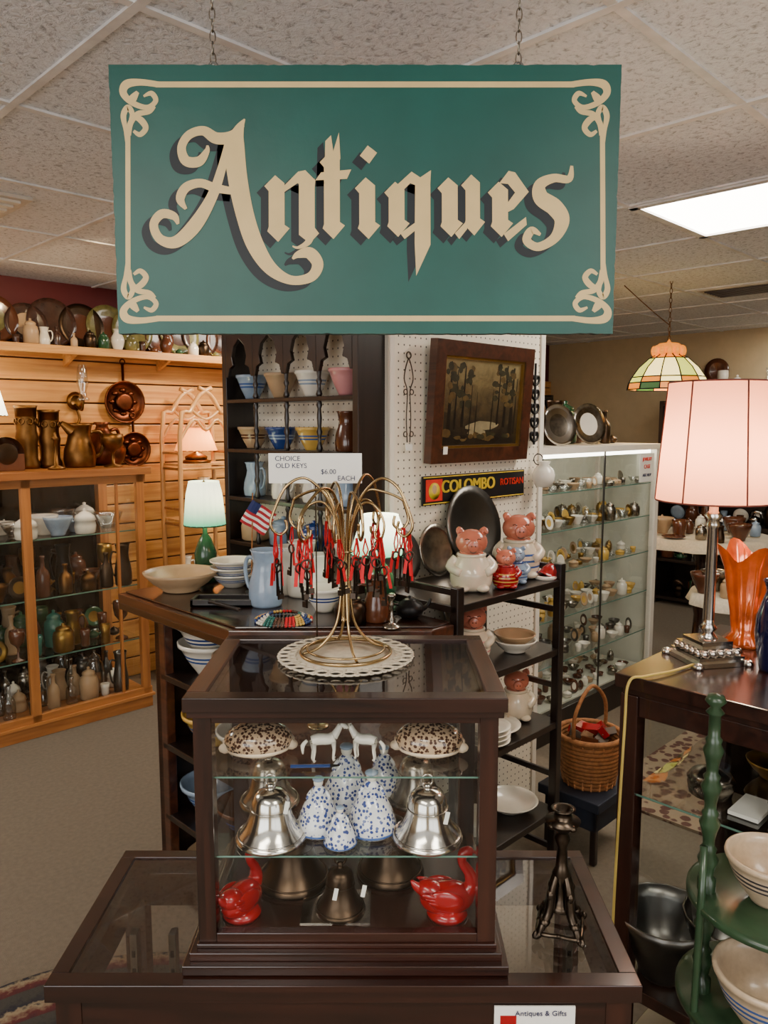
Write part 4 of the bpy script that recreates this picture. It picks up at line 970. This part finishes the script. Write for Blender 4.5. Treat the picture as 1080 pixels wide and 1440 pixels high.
for k_ in range(6):
    an=-pi/2+.12+k_*pi/3; m.tube([(lx+(rb+.001)*math.cos(an),ly+(rb+.001)*math.sin(an),lz+zb),(lx+(rt+.001)*math.cos(an),ly+(rt+.001)*math.sin(an),lz+zt_)],.0018,shadeseam,6)
m.done('silver_table_lamp')
l=bpy.data.lights.new('bulb','POINT'); l.energy=8; l.color=(1,.74,.46); l.shadow_soft_size=.03
o=bpy.data.objects.new('table_lamp_bulb',l); bpy.context.scene.collection.objects.link(o); o.location=(lx,ly,lz+.47)
m=MB(); m.tube([(.70,1.66,.970),(.62,1.60,.971),(.55,1.565,.971),(.512,1.555,.960),(.505,1.55,.86),(.50,1.56,.5),(.505,1.58,.2)],.003,cord,8,smoothpath=6); m.done('lamp_cord')
m=MB(); n=40; vs=[]
prf=[(.045,0),(.05,.01),(.03,.03),(.035,.08),(.045,.14),(.05,.18),(.068,.23)]
for i,(r,z) in enumerate(prf):
    for k in range(n):
        t=i/6; rr=r*(1+.06*math.cos(k*2*pi/n*8)+.12*t*t*math.cos(k*2*pi/n*4)); a=2*pi*k/n; vs.append((.875+rr*math.cos(a),1.82+rr*math.sin(a),.966+z+.02*t**3*math.cos(4*a)))
m.add(vs,[(i*n+k,i*n+(k+1)%n,(i+1)*n+(k+1)%n,(i+1)*n+k) for i in range(6) for k in range(n)],carn,True); m.done('carnival_glass_vase')
m=MB(); m.lathe(P_vase,.84,1.62,.966,cobalt,24,.08,.2); m.done('cobalt_glass_vase')
m=MB(); m.lathe(P_bowl,.99,1.72,.966,carn,24,.09,.07); m.done('carnival_glass_bowl')

# ---------------------------------------------------------------- green tiered stand + bowls
m=MB(); px,py=.515,1.15
tiers=(.760,.588,.25)
for zz,rr in zip(tiers,(.135,.145,.16)):
    m.lathe([(0,-.016),(rr-.006,-.016),(rr,-.012),(rr,-.004),(rr-.006,0),(0,0)],px+.105,py-.02,zz,greenp,48)
def spind(x,y,z0,z1,k=1):
    h=z1-z0; pr=[(.014,0),(.014,.02)]; z=.02
    while z<h-.07:
        pr+=[(.009,z+.005),(.012,z+.02),(.016,z+.033),(.011,z+.043),(.013,z+.05),(.009,z+.055)]; z+=.06
    pr+=[(.009,h-.035),(.014,h-.03),(.007,h-.022),(.016,h-.012),(.012,h-.003),(0,h)]
    m.lathe([(p[0]*k,p[1]) for p in pr],x,y,z0,greenp,20)
spind(px,py,.760,1.084); spind(px,py,.588,.744); spind(px,py,.25,.572); spind(px,py,0,.234)
for dx,dy in ((.20,.04),(.13,-.13)):
    spind(px+dx,py+dy,.25,.572,.8); spind(px+dx,py+dy,0,.234,.8)
spind(px+.20,py+.04,.588,.744,.8)
m.tube([(px-.02,py-.05,.25),(px-.03,py-.045,.588),(px-.025,py-.04,.762),(px-.02,py-.03,.85)],.006,greenp,8)
m.done('green_tiered_plant_stand')
def bigbowl(x,y,z,r,h,name,d):
    m=MB(); c_=bowlin
    pr=[(0,0,c_),(.42,0,c_),(.46,.06,c_),(.62,.25,c_),(.78,.45,d),(.81,.5,c_),(.84,.56,d),(.87,.62,c_),(.9,.68,d),(.92,.73,c_),(.96,.86,c_),(1.0,.88,c_),(1.02,.94,c_),(1.0,1,c_),(.94,1,c_),(.9,.8,c_),(.7,.35,c_),(.4,.12,c_),(0,.08)]
    m.lathe(pr,x,y,z,c_,40,r,h); m.done(name)
bigbowl(.600,1.12,.762,.066,.075,'banded_stoneware_bowl',bdark); bigbowl(.580,1.07,.590,.078,.092,'stoneware_mixing_bowl',stripe)

# ---------------------------------------------------------------- hanging stained glass lamp
tx,ty=1.53,4.2; m=MB(); n=12
prf=[(.05,.19),(.10,.165),(.155,.115),(.19,.065),(.205,.035),(.212,0)]
vs=[(tx+r*math.cos(2*pi*k/n),ty+r*math.sin(2*pi*k/n),1.68+z) for r,z in prf for k in range(n)]
fs=[];ms=[]
for i in range(5):
    for k in range(n): fs.append((i*n+k,i*n+(k+1)%n,(i+1)*n+(k+1)%n,(i+1)*n+k)); ms.append((tiffg if k%2 else tiffy) if i==4 else tiffy if (i==3 and k%2) or i==0 else tiffl if k%3==0 else tiffw)
m.add(vs,fs,ms)
for k in range(n): m.tube([(tx+(r+.001)*math.cos(2*pi*k/n),ty+(r+.001)*math.sin(2*pi*k/n),1.68+z) for r,z in prf],.0035,black,5)
for r,z in (prf[0],prf[1],prf[3],prf[4],prf[5]): m.tube([(tx+r*math.cos(2*pi*k/n),ty+r*math.sin(2*pi*k/n),1.68+z) for k in range(n)],.0035,black,6,closed=True)
for k in range(n):
    a=2*pi*(k+.5)/n; m.ell(tx+.075*math.cos(a),ty+.075*math.sin(a),1.885,.016,.016,.028,tiffy,8)
m.lathe([(.05,0),(.065,.0),(.07,.04),(.05,.055),(.012,.06),(0,.08)],tx,ty,1.87,tiffy,12)
zz=1.95;i=0
while zz<H: m.torus(tx,ty,zz,.012,.002,brassd,rot=(RZ(pi/2) if i%2 else I)@RX(pi/2),n=10,sx=.6,sy=1.2); zz+=.025;i+=1
m.tube([(tx,ty,2.02),(tx-.10,ty+.05,2.12),(tx-.22,ty+.1,2.245)],.003,brassd,6,smoothpath=5)
m.done('stained_glass_pendant_lamp')
l=bpy.data.lights.new('b','POINT'); l.energy=8; l.color=(1,.82,.55); o=bpy.data.objects.new('pendant_bulb',l); bpy.context.scene.collection.objects.link(o); o.location=(tx,ty,1.74)

# ---------------------------------------------------------------- far background furniture
def rot_goods(g,a,b0,b1,z,hm,pal,st=.14):
    q=MB(); goods(q,b0,b1,-.03,.03,z,hm,pal,st,seg=10)
    X=T(a,0,0)@Matrix(((0,-1,0,0),(1,0,0,0),(0,0,1,0),(0,0,0,1)))
    o_=len(g.v); g.v+=[X@v_ for v_ in q.v]; g.f+=[[o_+k for k in f_] for f_ in q.f]; g.m+=[g.mi(q.mats[k]) for k in q.m]; g.sm+=q.sm
def bookcase(a0,a1,b0,b1,h,name,cname,along,pal,mat=espresso,n=5,top=None):
    m=MB(); t=.03
    if along=='b':
        m.box(a1-.02,a1,b0,b1,0,h,mat); m.box(a0,a1,b0,b0+t,0,h,mat); m.box(a0,a1,b1-t,b1,0,h,mat)
    else:
        m.box(a0,a1,b1-.02,b1,0,h,mat); m.box(a0,a0+t,b0,b1,0,h,mat); m.box(a1-t,a1,b0,b1,0,h,mat)
    zs=[.06+(h-.08)*i/n for i in range(n+1)]
    for z in zs: m.box(a0,a1,b0,b1,z-.02,z+.005,mat)
    m.done(name,R45)
    g=MB()
    for z in zs:
        hm=(h-.08)/n*.85; pp=pal if z<zs[-1] else (top or pal)
        for k_ in (0,1):
            if along=='a': goods(g,a0+.05,a1-.05,b0+.06+.12*k_,b0+.08+.12*k_,z+.006,hm,pp,.12,seg=10)
            else: rot_goods(g,a0+.08+.12*k_,b0+.05,b1-.05,z+.006,hm,pp,.12)
    g.done(cname,R45)
bookcase(6.1,6.46,-1.4,2.9,1.68,'long_bookcase','glassware_collection','b',[white,brownc,silver,tan,brownc,bluec,bronze,grn],top=[clearv,clearv,white,tarn])
bookcase(4.3,6.0,3.85,4.18,1.75,'tall_bookcase','bottle_collection','a',[grn,brownc,bronze,white,copper,tan])
def table(x,y,name,cname,r=.42,h=.78):
    m=MB(); m.lathe([(0,.0),(.22,.0),(.2,.04),(.05,.08),(.04,.3),(.07,.45),(.04,.6),(.06,h-.06),(.2,h-.04),(r,h-.03),(r,h),(0,h)],x,y,0,walnut,32)
    n=48; vs=[]
    for rr,z in ((.0,h+.004),(r+.005,h+.004),(r+.02,h-.05)):
        for k in range(n):
            q=1+(.04*math.cos(12*2*pi*k/n) if z<h-.02 else 0); vs.append((x+rr*q*math.cos(2*pi*k/n),y+rr*q*math.sin(2*pi*k/n),z))
    m.add(vs,[(i*n+k,i*n+(k+1)%n,(i+1)*n+(k+1)%n,(i+1)*n+k) for i in range(2) for k in range(n)],lace,True); m.done(name)
    m=MB()
    for i in range(18):
        a=i*2.4; q=r*.85*math.sqrt((i+.5)/18); m.lathe(random.choice([P_bowl,P_lid,P_jar,P_plate,P_pitch,P_cup]),x+q*math.cos(a),y+q*math.sin(a),h+.006,random.choice([white,tarn,brownc,brownc,tan,bluec,bronze]),16,.07,.10)
    m.done(cname)
table(2.0,4.75,'round_pedestal_table','tea_service_collection',.40,.80)
table(1.82,3.72,'round_pedestal_table','tea_service_collection',.28,.66)
m=MB()
for i,(b,z,r) in enumerate([(2.6,1.93,.10),(.2,1.98,.1),(-.1,1.95,.09)]):
    m.lathe([(0,0),(.6,.02),(1,.1),(1,.0),(0,-.02)],X=T(6.48,b,z)@RY(-pi/2),mat=[brownc,white,bronze][i],r=r,h=r,seg=24)
m.done('wall_plates_collection',R45)
m=MB(); random.seed(9)
for i in range(60):
    m.ell(6.42+random.uniform(-.04,.03),1.0+random.uniform(-.35,.35),2.0+random.uniform(-.07,.09),.03,.035,.03,random.choice([grn,brownc,espresso,burg]),6)
m.done('dried_flower_garland',R45)
m=MB(); m.lathe([(0,0),(.72,0),(.72,.01),(0,.012)],0,0,0,rugm('braided'),64,1,1,X=T(-.6,1.3,.001)); m.done('braided_rug')
m=MB(); m.box(2.7,4.3,.5,1.5,.001,.012,spots('oriental_rug_wool',C(150,132,110),C(88,56,48),22,.4,.9)); m.done('oriental_rug',R45)
m=MB(); m.lathe([(0,0),(.13,0),(.14,.02),(.1,.02),(0,.01)],X=T(5.0,3.83,1.92)@RX(pi/2),mat=black,seg=28); m.box(4.99,5.01,3.82,3.85,1.756,1.80,black); m.done('round_black_tray',R45)

# ---------------------------------------------------------------- lights
def area(name,loc,rot,sx,sy,e,col):
    l=bpy.data.lights.new(name,'AREA'); l.shape='RECTANGLE'; l.size=sx; l.size_y=sy; l.energy=e; l.color=col
    o=bpy.data.objects.new(name,l); bpy.context.scene.collection.objects.link(o); o.location=loc; o.rotation_euler=rot
x,y=W(A0-.15,-.35); area('daylight_window',(x,y,1.33),(pi/2,0,-R45),3.1,1.45,62,(1,.98,.96))
x,y=W(-.35,B0-.15); area('daylight_window',(x,y,1.33),(pi/2,0,R45),3.1,1.45,36,(1,.98,.96))
def spot(a,b,ta,tb,tz,e,col):
    l=bpy.data.lights.new('track_spot','SPOT'); l.energy=e; l.color=col; l.spot_size=1.5; l.spot_blend=.6; l.shadow_soft_size=.05
    o=bpy.data.objects.new('track_spot',l); bpy.context.scene.collection.objects.link(o)
    x,y=W(a,b); tx,ty=W(ta,tb); o.location=(x,y,H-.05); d=Vector((tx-x,ty-y,tz-H)); o.rotation_euler=d.to_track_quat('-Z','Y').to_euler()
spot(1.5,3.0,1.5,4.2,1.5,34,(1,.74,.42)); spot(2.6,3.2,2.6,4.2,1.4,60,(1,.76,.46)); spot(.6,3.0,.6,4.2,1.4,22,(1,.76,.46))
w=bpy.data.worlds.new('world'); bpy.context.scene.world=w; w.use_nodes=True
w.node_tree.nodes['Background'].inputs[0].default_value=(.9,.93,1,1); w.node_tree.nodes['Background'].inputs[1].default_value=.9

cam=bpy.data.cameras.new('camera'); cam.sensor_fit='VERTICAL'; cam.sensor_height=36; cam.sensor_width=27; cam.lens=27
o=bpy.data.objects.new('camera',cam); bpy.context.scene.collection.objects.link(o)
o.location=(0,0,1.5); o.rotation_euler=(math.radians(90-6.6),0,0); cam.clip_start=.05
bpy.context.scene.camera=o
